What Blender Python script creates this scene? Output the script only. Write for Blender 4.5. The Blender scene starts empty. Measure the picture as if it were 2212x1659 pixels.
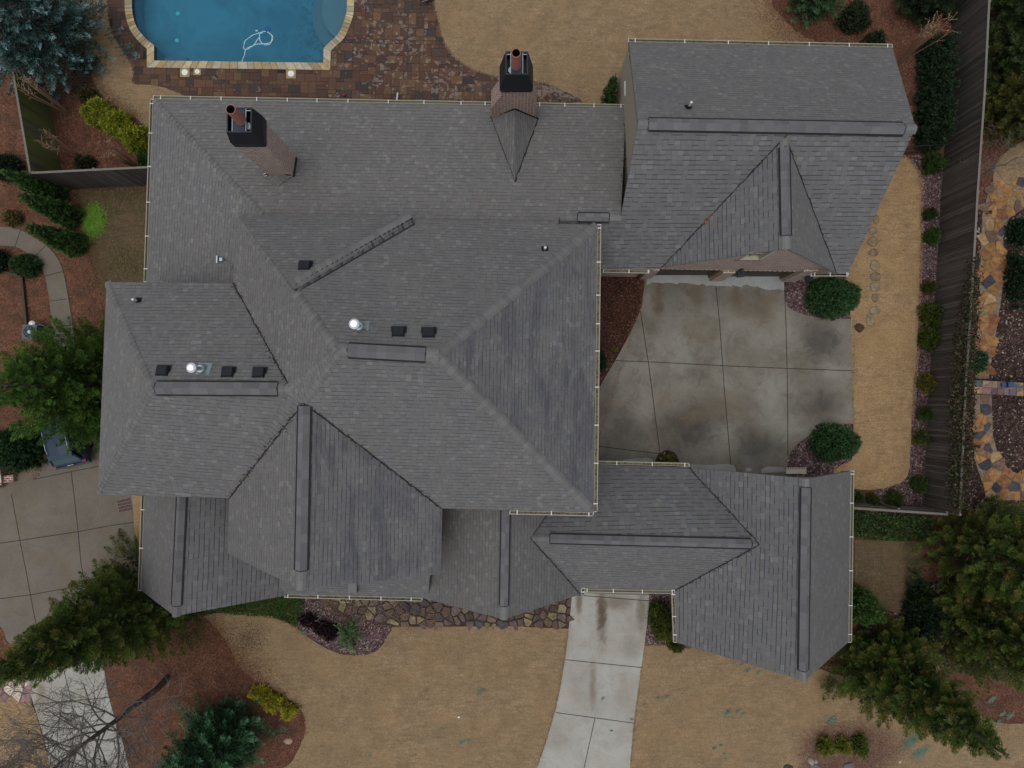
import bpy, math, random
import numpy as np
from mathutils import Vector, Matrix
from mathutils.geometry import tessellate_polygon
random.seed(7); RNG = np.random.default_rng(11)
R = math.radians
# ------------------------------------------------------------------ camera, sky, sun, exposure
sc = bpy.context.scene
CAMH, FD, CX, CY, TILT = 40.0, 1679.0, 1106.0, 829.5, R(1.3)
cam = bpy.data.cameras.new("camera"); camo = bpy.data.objects.new("camera", cam)
sc.collection.objects.link(camo); sc.camera = camo
camo.location = (0, 0, CAMH); camo.rotation_euler = (TILT, 0, 0)
cam.sensor_width = 36; cam.lens = 36*FD/2212; cam.clip_end = 2000; cam.clip_start = 0.5
SUN_EL, SUN_AZ = 80, 225          # azimuth clockwise from north (+Y)
world = bpy.data.worlds.new("World"); sc.world = world; world.use_nodes = True
wt = world.node_tree; bg = wt.nodes["Background"]
sky = wt.nodes.new("ShaderNodeTexSky"); sky.sky_type = 'NISHITA'; sky.sun_disc = False
sky.sun_elevation = R(SUN_EL); sky.sun_rotation = R(SUN_AZ); sky.dust_density = 4; sky.ozone_density = 1; sky.air_density = 1.0
hs = wt.nodes.new("ShaderNodeHueSaturation"); hs.inputs['Saturation'].default_value = 0.32
wt.links.new(sky.outputs[0], hs.inputs['Color']); wt.links.new(hs.outputs[0], bg.inputs[0]); bg.inputs[1].default_value = 0.135
sun = bpy.data.lights.new("sun", 'SUN'); sun.energy = 0.5; sun.angle = R(40); sun.color = (1, .96, .9)
suno = bpy.data.objects.new("sun", sun); sc.collection.objects.link(suno)
sd = Vector((math.sin(R(SUN_AZ))*math.cos(R(SUN_EL)), math.cos(R(SUN_AZ))*math.cos(R(SUN_EL)), math.sin(R(SUN_EL))))
suno.rotation_euler = sd.to_track_quat('Z', 'Y').to_euler()
vs = sc.view_settings; vs.view_transform = 'Standard'; vs.look = 'None'; vs.gamma = 1; vs.use_curve_mapping = False
vs.exposure = 0.1
sc.cycles.max_bounces = 5; sc.cycles.diffuse_bounces = 3; sc.cycles.transparent_max_bounces = 6

# ------------------------------------------------------------------ helpers
CT, ST = math.cos(TILT), math.sin(TILT)
def W(px, py, z=0.0):
    """point of the survey grid at height z"""
    dx, dy, dz = (px-CX)/FD, -(py-CY)/FD, -1.0
    wy, wz = dy*CT - dz*ST, dy*ST + dz*CT
    t = (z-CAMH)/wz
    return Vector((dx*t, wy*t, z))
def ray_plane(px, py, a, b, c):
    n = (b-a).cross(c-a); d = W(px, py, 0)-Vector((0, 0, CAMH)); o = Vector((0, 0, CAMH))
    t = (a-o).dot(n)/d.dot(n); return o+d*t
COL = sc.collection
def setp(o, label=None, cat=None, group=None, kind=None):
    if label: o['label'] = label
    if cat: o['category'] = cat
    if group: o['group'] = group
    if kind: o['kind'] = kind
    return o
def empty(name, loc=(0, 0, 0), rz=0, **k):
    o = bpy.data.objects.new(name, None); COL.objects.link(o); o.location = loc; o.rotation_euler = (0, 0, rz)
    o.empty_display_size = .2; return setp(o, **k)
class MB:
    def __init__(s): s.v = []; s.f = []; s.m = []; s.c = []
    def face(s, pts, m=0, col=None):
        i = len(s.v); s.v += [tuple(p) for p in pts]; s.f.append(tuple(range(i, i+len(pts)))); s.m.append(m); s.c.append(col or (1, 1, 1))
    def box(s, x0, y0, z0, x1, y1, z1, m=0, M=None, col=None):
        p = [Vector(q) for q in [(x0, y0, z0), (x1, y0, z0), (x1, y1, z0), (x0, y1, z0), (x0, y0, z1), (x1, y0, z1), (x1, y1, z1), (x0, y1, z1)]]
        if M is not None: p = [M@q for q in p]
        for f in [(0, 3, 2, 1), (4, 5, 6, 7), (0, 1, 5, 4), (1, 2, 6, 5), (2, 3, 7, 6), (3, 0, 4, 7)]: s.face([p[i] for i in f], m, col)
    def obox(s, a, b, w, h, m=0, up=Vector((0, 0, 1)), z0=0, col=None):
        """box from a to b, width w, from z0 to z0+h along up"""
        a, b = Vector(a), Vector(b); d = (b-a).normalized(); sd_ = d.cross(up).normalized(); u = sd_.cross(d).normalized()
        q = [p+sd_*sx*w/2+u*zz for p in (a, b) for sx, zz in ((-1, z0), (1, z0), (1, z0+h), (-1, z0+h))]
        for f in [(0, 1, 2, 3), (7, 6, 5, 4), (0, 4, 5, 1), (1, 5, 6, 2), (2, 6, 7, 3), (3, 7, 4, 0)]: s.face([q[i] for i in f], m, col)
    def tube(s, pts, rad, n=8, m=0, cap=True, col=None):
        pts = [Vector(p) for p in pts]; rr = rad if isinstance(rad, (list, tuple)) else [rad]*len(pts); rings = []
        for i, p in enumerate(pts):
            d = (pts[min(i+1, len(pts)-1)]-pts[max(i-1, 0)]); d = d.normalized() if d.length > 1e-9 else Vector((0, 0, 1))
            a = d.orthogonal().normalized() if abs(d.z) > .99 else d.cross(Vector((0, 0, 1))).normalized(); b = d.cross(a)
            rings.append([p+(a*math.cos(t)+b*math.sin(t))*rr[i] for t in [2*math.pi*k/n for k in range(n)]])
        for i in range(len(rings)-1):
            for k in range(n): s.face([rings[i][k], rings[i][(k+1) % n], rings[i+1][(k+1) % n], rings[i+1][k]], m, col)
        if cap: s.face(rings[0][::-1], m, col); s.face(rings[-1], m, col)
    def prism(s, poly, z0, z1, m=0, ms=None, col=None, holes=None):
        """poly: list of (x,y); top sheet plus side skirt"""
        loops = [[Vector((p[0], p[1], 0)) for p in poly]]+[[Vector((p[0], p[1], 0)) for p in h] for h in (holes or [])]
        flat = [p for l in loops for p in l]
        for t in tessellate_polygon(loops):
            q = [Vector((flat[i].x, flat[i].y, z1)) for i in t]
            if (q[1]-q[0]).cross(q[2]-q[0]).z < 0: q = q[::-1]
            s.face(q, m, col)
        for l in loops:
            for i in range(len(l)):
                a, b = l[i], l[(i+1) % len(l)]
                s.face([(a.x, a.y, z0), (b.x, b.y, z0), (b.x, b.y, z1), (a.x, a.y, z1)], m if ms is None else ms, col)
    def build(s, name, mats, parent=None, smooth=False, uv=True, vcol=False, **k):
        me = bpy.data.meshes.new(name); me.from_pydata(s.v, [], s.f)
        for m in (mats if isinstance(mats, (list, tuple)) else [mats]): me.materials.append(m)
        me.polygons.foreach_set('material_index', s.m)
        if smooth: me.polygons.foreach_set('use_smooth', [True]*len(s.f))
        if uv:
            l = me.uv_layers.new(name='UVMap'); buf = np.zeros(len(me.loops)*2); vv = [Vector(v) for v in s.v]
            for p in me.polygons:
                n = p.normal; up = Vector((0, 0, 1))-n*n.z
                if up.length < .02: U, V = Vector((1, 0, 0)), Vector((0, 1, 0))
                else: V = up.normalized(); U = V.cross(n).normalized()
                for li in p.loop_indices:
                    c = vv[me.loops[li].vertex_index]; buf[2*li] = c.dot(U); buf[2*li+1] = c.dot(V)
            l.data.foreach_set('uv', buf)
        if vcol:
            at = me.color_attributes.new('col', 'FLOAT_COLOR', 'POINT'); a = np.ones((len(s.v), 4))
            for f, c in zip(s.f, s.c):
                for i in f: a[i, :3] = c
            at.data.foreach_set('color', a.ravel())
        me.update(); o = bpy.data.objects.new(name, me); COL.objects.link(o)
        if parent: o.parent = parent
        return setp(o, **k)
def lerp(a, b, t): return a+(b-a)*t
def S(pts, n=5, jit=0.0):
    """smooth curve through points (screen-survey units)"""
    P = [Vector((p[0], p[1])) for p in pts]; P = [P[0]*2-P[1]]+P+[P[-1]*2-P[-2]]; out = []
    for i in range(1, len(P)-2):
        for k in range(n):
            t = k/n; a, b, c, d = P[i-1:i+3]
            q = .5*((2*b)+(c-a)*t+(2*a-5*b+4*c-d)*t*t+(3*b-a-3*c+d)*t**3)
            if jit: q += Vector((random.gauss(0, jit), random.gauss(0, jit)))
            out.append((q.x, q.y))
    out.append(tuple(pts[-1])); return out
def G(pts, z=0.0): return [(lambda w: (w.x, w.y))(W(p[0], p[1], z)) for p in pts]

# ------------------------------------------------------------------ materials
class NT:
    def __init__(s, name):
        s.mat = bpy.data.materials.new(name); s.mat.use_nodes = True; s.t = s.mat.node_tree; s.b = s.t.nodes['Principled BSDF']
        s.b.inputs['Specular IOR Level'].default_value = .3
    def n(s, typ, **k):
        nd = s.t.nodes.new(typ)
        for a, v in k.items():
            if hasattr(nd, a): setattr(nd, a, v)
        return nd
    def l(s, a, b): s.t.links.new(a, b)
    def inp(s, nd, i, v):
        if hasattr(v, 'links') or isinstance(v, bpy.types.NodeSocket): s.l(v, nd.inputs[i])
        else:
            if isinstance(v, tuple) and len(v) == 3 and len(nd.inputs[i].default_value) == 4: v = v+(1,)
            nd.inputs[i].default_value = v
    def math(s, op, a, b=0.0, c=0.0, clamp=False):
        nd = s.n('ShaderNodeMath', operation=op, use_clamp=clamp); s.inp(nd, 0, a); s.inp(nd, 1, b)
        if op in ('MULTIPLY_ADD',): s.inp(nd, 2, c)
        return nd.outputs[0]
    def mix(s, f, a, b, mode='MIX'):
        nd = s.n('ShaderNodeMixRGB', blend_type=mode); s.inp(nd, 0, f); s.inp(nd, 1, a); s.inp(nd, 2, b); return nd.outputs[0]
    def pos(s):
        g = s.n('ShaderNodeNewGeometry'); return g.outputs['Position']
    def uv(s): return s.n('ShaderNodeTexCoord').outputs['UV']
    def noise(s, vec, scale, detail=3, rough=.55, dist=0, out='Fac'):
        nd = s.n('ShaderNodeTexNoise'); s.l(vec, nd.inputs['Vector']); nd.inputs['Scale'].default_value = scale
        nd.inputs['Detail'].default_value = detail; nd.inputs['Roughness'].default_value = rough; nd.inputs['Distortion'].default_value = dist
        return nd.outputs[out]
    def ramp(s, f, stops, interp='LINEAR'):
        nd = s.n('ShaderNodeValToRGB'); r = nd.color_ramp; r.interpolation = interp
        while len(r.elements) > 1: r.elements.remove(r.elements[-1])
        for i, (p, c) in enumerate(stops):
            e = r.elements[0] if i == 0 else r.elements.new(p)
            e.position = p; c = (c, c, c) if isinstance(c, (int, float)) else c; e.color = (*c, 1)
        s.l(f, nd.inputs[0]); return nd.outputs[0]
    def wn(s, vec):
        nd = s.n('ShaderNodeTexWhiteNoise', noise_dimensions='3D'); s.l(vec, nd.inputs['Vector']); return nd.outputs
    def vor(s, vec, scale, feature='F1', rnd=1.0):
        nd = s.n('ShaderNodeTexVoronoi', feature=feature); s.l(vec, nd.inputs['Vector']); nd.inputs['Scale'].default_value = scale
        nd.inputs['Randomness'].default_value = rnd; return nd.outputs
    def bump(s, h, strength=.4, dist=.05):
        nd = s.n('ShaderNodeBump'); nd.inputs['Strength'].default_value = strength; nd.inputs['Distance'].default_value = dist
        s.l(h, nd.inputs['Height']); s.l(nd.outputs[0], s.b.inputs['Normal'])
    def col(s, c): s.inp(s.b, 'Base Color', c)
    def done(s, rough=.8, metal=0.0):
        s.b.inputs['Roughness'].default_value = rough; s.b.inputs['Metallic'].default_value = metal; return s.mat
def plain(name, c, rough=.6, metal=0.0, var=.12, sc_=6.0):
    t = NT(name); f = t.noise(t.pos(), sc_, 4)
    t.col(t.mix(f, tuple(x*(1-var) for x in c), tuple(min(1, x*(1+var)) for x in c))); return t.done(rough, metal)
def m_shingle(name, e=.2, w=.24, tint=(1, 1, 1), stain=.35, line=.75):
    t = NT(name); uv = t.uv(); sp = t.n('ShaderNodeSeparateXYZ'); t.l(uv, sp.inputs[0])
    wob = t.noise(uv, .8, 2); v = t.math('MULTIPLY_ADD', sp.outputs[1], 1/e, t.math('MULTIPLY', wob, .25))
    nd = t.n('ShaderNodeMath', operation='MULTIPLY_ADD'); t.l(sp.outputs[1], nd.inputs[0]); nd.inputs[1].default_value = 1/e
    t.l(t.math('MULTIPLY', wob, .3), nd.inputs[2]); v = nd.outputs[0]
    row = t.math('FLOOR', v); fv = t.math('FRACT', v)
    cr = t.n('ShaderNodeCombineXYZ'); t.l(row, cr.inputs[0]); rr = t.wn(cr.outputs[0])[0]
    nd = t.n('ShaderNodeMath', operation='MULTIPLY_ADD'); t.l(sp.outputs[0], nd.inputs[0]); nd.inputs[1].default_value = 1/w
    t.l(t.math('MULTIPLY', rr, 9.0), nd.inputs[2]); u = nd.outputs[0]
    cell = t.math('FLOOR', u); fu = t.math('FRACT', u)
    cc = t.n('ShaderNodeCombineXYZ'); t.l(row, cc.inputs[0]); t.l(cell, cc.inputs[1]); wn = t.wn(cc.outputs[0])
    T = lambda a: tuple(x*y*w_ for x, y, w_ in zip(a, tint, (.965, .985, 1.01)))
    base = t.ramp(wn[0], [(0, T((.126, .123, .118))), (.35, T((.145, .140, .133))), (.6, T((.152, .145, .137))), (.8, T((.141, .141, .143))), (.93, T((.168, .165, .158))), (1, T((.188, .184, .174)))])
    # patina: broad stain patches and fine granules
    big = t.noise(uv, .45, 5, .62, .4); base = t.mix(t.ramp(big, [(.38, 0.0), (.72, stain)]), base, T((.092, .093, .103)))
    if stain > .8:
        mp_ = t.n('ShaderNodeMapping'); t.l(uv, mp_.inputs[0]); mp_.inputs['Rotation'].default_value = (0, 0, R(62)); mp_.inputs['Scale'].default_value = (.35, 1.6, 1); sk_ = t.noise(mp_.outputs[0], .9, 6, .7, .8); base = t.mix(t.ramp(sk_, [(.50, 0.0), (.62, .65)]), base, (.062, .064, .080))
    warm = t.noise(uv, .9, 3); base = t.mix(t.ramp(warm, [(.45, 0.0), (.75, .35)]), base, T((.145, .134, .122)))
    gr = t.noise(uv, 60, 2); base = t.mix(1.0, base, t.ramp(gr, [(.3, .86), (.7, 1.12)]), 'MULTIPLY')
    # butt edges: dashed course shadow painted in; dark tab joints
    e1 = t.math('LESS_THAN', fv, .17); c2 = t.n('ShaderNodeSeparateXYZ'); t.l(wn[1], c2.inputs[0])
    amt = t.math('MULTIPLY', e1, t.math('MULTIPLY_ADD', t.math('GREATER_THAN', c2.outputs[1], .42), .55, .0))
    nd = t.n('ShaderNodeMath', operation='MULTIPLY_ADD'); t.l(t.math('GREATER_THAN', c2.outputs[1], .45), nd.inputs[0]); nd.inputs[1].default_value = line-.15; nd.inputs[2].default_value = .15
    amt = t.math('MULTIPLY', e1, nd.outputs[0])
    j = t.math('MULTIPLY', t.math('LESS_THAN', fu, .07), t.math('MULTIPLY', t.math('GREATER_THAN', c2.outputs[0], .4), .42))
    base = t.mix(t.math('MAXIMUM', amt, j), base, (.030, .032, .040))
    t.col(base); h = t.math('SUBTRACT', 1.0, fv); t.bump(h, .5, .012); return t.done(.92)
def m_brick(name, c1, c2, mortar, bw=.22, bh=.075, ms=.014):
    t = NT(name); b = t.n('ShaderNodeTexBrick'); t.l(t.uv(), b.inputs['Vector'])
    b.inputs['Color1'].default_value = (*c1, 1); b.inputs['Color2'].default_value = (*c2, 1); b.inputs['Mortar'].default_value = (*mortar, 1)
    b.inputs['Scale'].default_value = 1; b.inputs['Brick Width'].default_value = bw; b.inputs['Row Height'].default_value = bh; b.inputs['Mortar Size'].default_value = ms
    mpb = t.n('ShaderNodeMapping'); t.l(t.uv(), mpb.inputs[0]); mpb.inputs['Scale'].default_value = (4, 11, 1); n = t.noise(mpb.outputs[0], 1.3, 4, .7); cb = t.mix(t.ramp(n, [(.52, 0.0), (.68, .7)]), b.outputs[0], mortar); t.col(t.mix(t.ramp(n, [(.3, .6), (.44, 0.0)]), cb, tuple(x*.4 for x in c1))); t.bump(b.outputs['Fac'], -.4, .01); return t.done(.9)
def m_lawn(name, a, b, c, dark, green=0.0, gcol=(.05, .08, .02)):
    t = NT(name); p = t.pos()
    fine = t.noise(p, 19, 4, .8); mid = t.noise(p, 5, 4, .6, .6); big = t.noise(p, .5, 4, .6)
    col = t.ramp(fine, [(.33, dark), (.45, a), (.54, b), (.66, c)])
    mp = t.n('ShaderNodeMapping'); t.l(p, mp.inputs[0]); mp.inputs['Scale'].default_value = (.9, 5.5, 1); st = t.noise(mp.outputs[0], 1.6, 4, .6, .8)
    col = t.mix(t.ramp(st, [(.42, 0.0), (.64, .7)]), col, tuple(x*.72 for x in a))
    col = t.mix(t.ramp(mid, [(.48, 0.0), (.7, .6)]), col, tuple(x*.74 for x in a)); tf = t.noise(p, 2.3, 5, .7, 1.2); col = t.mix(t.ramp(tf, [(.52, 0.0), (.66, .35)]), col, tuple(min(1, x*1.18) for x in b)); sp_ = t.noise(p, 7, 3, .8); col = t.mix(t.ramp(sp_, [(.62, 0.0), (.68, .5)]), col, dark)
    col = t.mix(t.ramp(big, [(.4, 0.0), (.62, .5)]), col, tuple(x*y for x, y in zip(b, (.84, .78, .68)))); b2_ = t.noise(p, .9, 5, .65, .6); col = t.mix(1.0, col, t.ramp(b2_, [(.3, .86), (.7, 1.14)]), 'MULTIPLY'); fl_ = t.noise(p, 34, 3, .8); col = t.mix(1.0, col, t.ramp(fl_, [(.34, .56), (.66, 1.46)]), 'MULTIPLY')
    if green: g = t.noise(p, 1.6, 5, .65, .5); col = t.mix(t.ramp(g, [(.5, 0.0), (.68, green)]), col, gcol)
    t.col(col); t.bump(fine, .7, .03); return t.done(.95)
def m_mulch(name, stops, scale=22, patch=None, bump=.8):
    t = NT(name); p = t.pos(); mp = t.n('ShaderNodeMapping'); t.l(p, mp.inputs[0]); mp.inputs['Scale'].default_value = (1, 1, .3)
    v = t.vor(mp.outputs[0], scale); col = t.ramp(t.math('MULTIPLY', t.n('ShaderNodeSeparateColor').outputs[0], 1.0), stops) if False else None
    sep = t.n('ShaderNodeSeparateColor'); t.l(v[1], sep.inputs[0]); col = t.ramp(sep.outputs[0], stops)
    n = t.noise(p, 1.3, 5, .65); col = t.mix(1.0, col, t.ramp(n, [(.3, .62), (.7, 1.2)]), 'MULTIPLY')
    o2 = t.noise(p, 2.6, 5, .7, .8); col = t.mix(t.ramp(o2, [(.52, 0.0), (.68, .45)]), col, stops[1][1]); col = t.mix(1.0, col, t.ramp(t.noise(p, 6, 4, .75), [(.32, .7), (.68, 1.3)]), 'MULTIPLY')
    if patch: g = t.noise(p, .8, 4, .6, .3); col = t.mix(t.ramp(g, [(.48, 0.0), (.66, patch[0])]), col, patch[1])
    t.col(col); t.bump(v[0], bump, .04); return t.done(.95)
def m_concrete(name, base, stainc, amt=.7, warm=(.20, .16, .10), blobs=()):
    t = NT(name); p = t.pos()
    n1 = t.noise(p, .35, 6, .62, .3); n2 = t.noise(p, 1.3, 8, .75, .9); n3 = t.noise(p, 14, 4, .7)
    col = t.mix(t.ramp(n1, [(.40, 0.0), (.66, amt)]), base, stainc)
    col = t.mix(t.ramp(n2, [(.5, 0.0), (.75, amt*.65)]), col, tuple(x*.7 for x in stainc))
    for (bx_, by_, rx_, ry_, am_, bc_) in blobs:
        w_ = W(bx_, by_); k_ = CAMH/FD; mp_ = t.n('ShaderNodeMapping'); t.l(p, mp_.inputs[0]); mp_.inputs['Location'].default_value = (-w_.x/(rx_*k_), -w_.y/(ry_*k_), 0); mp_.inputs['Scale'].default_value = (1/(rx_*k_), 1/(ry_*k_), 0)
        ln_ = t.n('ShaderNodeVectorMath', operation='LENGTH'); t.l(mp_.outputs[0], ln_.inputs[0]); nd_ = t.n('ShaderNodeMath', operation='MULTIPLY_ADD'); t.l(n2, nd_.inputs[0]); nd_.inputs[1].default_value = 1.6; t.l(ln_.outputs['Value'], nd_.inputs[2])
        col = t.mix(t.ramp(t.math('ADD', nd_.outputs[0], -.5), [(.5, min(1, am_*1.35)), (1.05, 0.0)]), col, bc_)
    n4 = t.noise(p, .7, 4, .6, 1.0); col = t.mix(t.ramp(n4, [(.5, 0.0), (.72, .4)]), col, warm)
    col = t.mix(1.0, col, t.ramp(n3, [(.3, .9), (.7, 1.09)]), 'MULTIPLY'); t.col(col); t.bump(n3, .2, .01); return t.done(.85)
def m_attr(name, rough=.7, n=.25, sc_=12, spec=.3):
    t = NT(name); a = t.n('ShaderNodeAttribute', attribute_name='col'); f = t.noise(t.pos(), sc_, 4, .65)
    t.col(t.mix(1.0, a.outputs[0], t.ramp(f, [(.3, 1-n), (.7, 1+n)]), 'MULTIPLY')); t.b.inputs['Specular IOR Level'].default_value = spec; return t.done(rough)

M = {}
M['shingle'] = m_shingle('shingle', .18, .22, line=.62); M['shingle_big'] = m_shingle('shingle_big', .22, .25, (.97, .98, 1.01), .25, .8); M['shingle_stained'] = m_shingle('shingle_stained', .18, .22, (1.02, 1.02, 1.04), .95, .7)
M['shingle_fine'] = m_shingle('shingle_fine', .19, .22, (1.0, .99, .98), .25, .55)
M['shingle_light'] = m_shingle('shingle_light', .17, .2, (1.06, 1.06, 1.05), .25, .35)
M['cap'] = m_attr('cap_shingle', .92, .18, 30)
M['trim'] = plain('cream_trim', (.44, .40, .32), .6); M['fascia'] = plain('fascia', (.17, .155, .13), .6)
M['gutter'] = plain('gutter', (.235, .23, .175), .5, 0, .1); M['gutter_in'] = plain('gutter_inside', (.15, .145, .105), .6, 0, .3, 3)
M['white'] = plain('white_metal', (.52, .52, .50), .4, 0, .06); M['black'] = plain('black_metal', (.012, .014, .018), .45, .1, .2)
M['slate_metal'] = plain('blue_black_metal', (.03, .038, .052), .35, .5, .2); M['darkslot'] = plain('dark_slot', (.012, .012, .014), .8)
M['steel'] = plain('galvanised_steel', (.30, .36, .38), .35, .6, .25); M['cap_white'] = plain('galvanised_cap', (.62, .65, .68), .3, .3, .35, 30)
M['brick'] = m_brick('red_brick', (.14, .055, .042), (.24, .12, .09), (.50, .44, .38), .30, .12, .018); M['brick_pale'] = m_brick('weathered_brick', (.17, .085, .066), (.33, .22, .185), (.50, .43, .38), .30, .12, .024)
M['stucco'] = plain('beige_wall', (.30, .27, .21), .9, 0, .15, 3); M['door'] = plain('dark_brown_door', (.035, .027, .023), .5, 0, .2, 8)
M['terracotta'] = plain('terracotta', (.30, .12, .09), .7, 0, .12); M['glass'] = plain('window_glass', (.02, .03, .035), .08)
M['lawn'] = m_lawn('dormant_lawn', (.205, .142, .080), (.265, .190, .112), (.365, .272, .170), (.105, .068, .036), .2, (.15, .14, .07))
M['lawn_side'] = m_lawn('dormant_side_lawn', (.25, .165, .084), (.33, .225, .122), (.43, .315, .185), (.15, .095, .048))
M['lawn_olive'] = m_lawn('olive_lawn', (.085, .064, .034), (.130, .092, .055), (.20, .145, .095), (.045, .032, .018), .3, (.045, .055, .014))  # mottled olive-brown grass, its own colour
M['ground'] = m_mulch('pine_straw', [(0, (.045, .022, .014)), (.4, (.115, .047, .028)), (.75, (.17, .068, .04)), (.98, (.19, .10, .065)), (1, (.30, .23, .18))], 28, (.45, (.05, .03, .02)))
M['straw_red'] = m_mulch('red_pine_straw', [(0, (.06, .026, .015)), (.45, (.138, .062, .036)), (.85, (.195, .088, .048)), (.985, (.21, .11, .075)), (1, (.30, .22, .17))], 30, (.55, (.06, .036, .024)))
M['mulch_purple'] = m_mulch('purple_chip_mulch', [(0, (.025, .015, .015)), (.4, (.075, .045, .047)), (.75, (.135, .085, .088)), (.93, (.21, .145, .145)), (1, (.36, .28, .27))], 17)
M['mulch_dark'] = m_mulch('dark_mulch', [(0, (.012, .008, .007)), (.5, (.035, .02, .017)), (.85, (.07, .042, .035)), (.95, (.14, .09, .07)), (1, (.35, .28, .24))], 14)
M['mulch_wet'] = m_mulch('dark_red_mulch', [(0, (.018, .007, .005)), (.5, (.062, .022, .015)), (.9, (.10, .045, .032)), (1, (.22, .14, .11))], 20)
dk, br_ = (.042, .040, .036), (.095, .072, .046)
M['concrete'] = m_concrete('court_concrete', (.20, .192, .165), (.095, .084, .066), .9, (.165, .132, .09), [(1420, 640, 28, 90, .6, br_), (1500, 640, 45, 60, .55, br_), (1590, 640, 22, 60, .5, br_), (1650, 660, 45, 90, .45, br_), (1770, 740, 75, 75, .55, dk), (1770, 880, 90, 60, .5, dk), (1490, 925, 110, 80, .6, dk), (1350, 930, 90, 80, .45, dk), (1640, 960, 80, 70, .5, dk), (1545, 880, 170, 60, .3, br_), (1450, 640, 60, 120, .3, dk), (1600, 650, 90, 70, .3, br_), (1670, 850, 60, 90, .22, (.27, .27, .25)), (1470, 760, 50, 70, .35, (.26, .265, .25))]); M['concrete_pale'] = m_concrete('pale_concrete', (.34, .335, .305), (.20, .185, .155), .55, (.24, .205, .15), [(1300, 1320, 22, 130, .75, (.10, .078, .055)), (1250, 1300, 14, 60, .6, (.12, .10, .07)), (1385, 1320, 18, 80, .5, (.13, .11, .08)), (1330, 1300, 60, 30, .5, (.12, .10, .075)), (1280, 1480, 16, 90, .5, (.15, .12, .09)), (1360, 1400, 40, 50, .4, (.17, .16, .14)), (90, 1500, 20, 60, .5, (.16, .13, .08))])
M['concrete_tan'] = m_concrete('tan_concrete', (.150, .132, .110), (.10, .083, .064), .6, (.15, .11, .06)); M['efflo'] = m_concrete('washed_concrete', (.30, .315, .31), (.20, .20, .18), .6, (.25, .24, .20))
M['joint'] = plain('joint', (.022, .02, .016), .9); M['edge_pale'] = plain('pale_edge', (.40, .39, .35), .9)
M['paver'] = None
def m_paver():
    t = NT('patio_paver'); a = t.n('ShaderNodeAttribute', attribute_name='col'); p = t.pos()
    off = t.n('ShaderNodeVectorMath', operation='ADD'); t.l(p, off.inputs[0]); sc2 = t.n('ShaderNodeVectorMath', operation='SCALE'); t.l(a.outputs[0], sc2.inputs[0]); sc2.inputs['Scale'].default_value = 190
    t.l(sc2.outputs[0], off.inputs[1]); n = t.noise(off.outputs[0], 3.2, 4, .6, .5); reg = t.noise(p, .35, 3)
    sx = t.n('ShaderNodeSeparateXYZ'); t.l(p, sx.inputs[0])
    east = t.math('MULTIPLY_ADD', sx.outputs[0], .03, 0.0)
    ea = t.n('ShaderNodeMapRange'); t.l(sx.outputs[0], ea.inputs[0]); ea.inputs[1].default_value = -22; ea.inputs[2].default_value = -2; ea.inputs[3].default_value = -.12; ea.inputs[4].default_value = .06
    k = t.math('ADD', t.math('ADD', n, ea.outputs[0]), t.math('MULTIPLY_ADD', reg, .5, 0.0)); k = t.math('ADD', k, -.25)
    c = t.mix(t.ramp(k, [(.60, 0.0), (.64, .7)]), a.outputs[0], (.19, .155, .128))
    g = t.noise(p, 18, 4, .7); t.col(t.mix(1.0, c, t.ramp(g, [(.3, .72), (.7, 1.28)]), 'MULTIPLY')); return t.done(.75)
M['paver'] = m_paver(); M['stone'] = m_attr('flagstone', .8, .45, 5); M['coping'] = m_attr('coping_stone', .8, .22, 5)
M['leaf'] = m_attr('foliage', .75, .2, 3, .15); M['bark'] = plain('bark', (.10, .084, .07), .9, 0, .35, 14)
M['twig'] = plain('twig', (.27, .17, .10), .9, 0, .3, 10); M['twig_grey'] = plain('grey_twig', (.14, .125, .11), .9, 0, .3, 10)
def m_fence(name, mossy):
    t = NT(name); uv = t.uv(); sp = t.n('ShaderNodeSeparateXYZ'); t.l(uv, sp.inputs[0])
    b = t.math('FLOOR', t.math('MULTIPLY', sp.outputs[0], 1/.14)); f = t.math('FRACT', t.math('MULTIPLY', sp.outputs[0], 1/.14))
    cc = t.n('ShaderNodeCombineXYZ'); t.l(b, cc.inputs[0]); r = t.wn(cc.outputs[0])[0]
    col = t.ramp(r, [(0, (.055, .048, .042)), (.5, (.082, .072, .063)), (1, (.125, .112, .098))])
    mp = t.n('ShaderNodeMapping'); t.l(uv, mp.inputs[0]); mp.inputs['Scale'].default_value = (14, .7, 1)
    g = t.noise(mp.outputs[0], 1.5, 4, .6); col = t.mix(1.0, col, t.ramp(g, [(.3, .7), (.7, 1.35)]), 'MULTIPLY')
    if mossy:
        mo = t.noise(mp.outputs[0], .3, 3); col = t.mix(t.ramp(mo, [(.38, 0.0), (.52, .9)]), col, (.115, .135, .030))
    col = t.mix(t.math('LESS_THAN', f, .09), col, (.012, .01, .009)); t.col(col); return t.done(.9)
M['fence'] = m_fence('fence_boards', False); M['fence_moss'] = m_fence('mossy_fence_boards', True); M['fence_top'] = plain('fence_top', (.15, .14, .12), .9, 0, .3, 8)

# ------------------------------------------------------------------ ground and setting
def sheet(name, poly, z1, mat, z0=-.1, holes=None, kind='structure', **k):
    mb = MB(); mb.prism(poly, z0, z1, 0, holes=holes); return mb.build(name, mat, uv=False, kind=kind, **k)
pool_in = S([(287, -70), (286, 0), (288, 32), (297, 60), (316, 84), (334, 99)], 4)+[(334, 132), (699, 137), (700, 105)]+S([(713, 92), (733, 72), (745, 42), (750, 15), (750, -70)], 4)
poolG = G(pool_in)
big = 400
ground = sheet('ground', [(-big, -big), (big, -big), (big, big), (-big, big)], 0.0, M['ground'], -.3, holes=[poolG])
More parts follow.
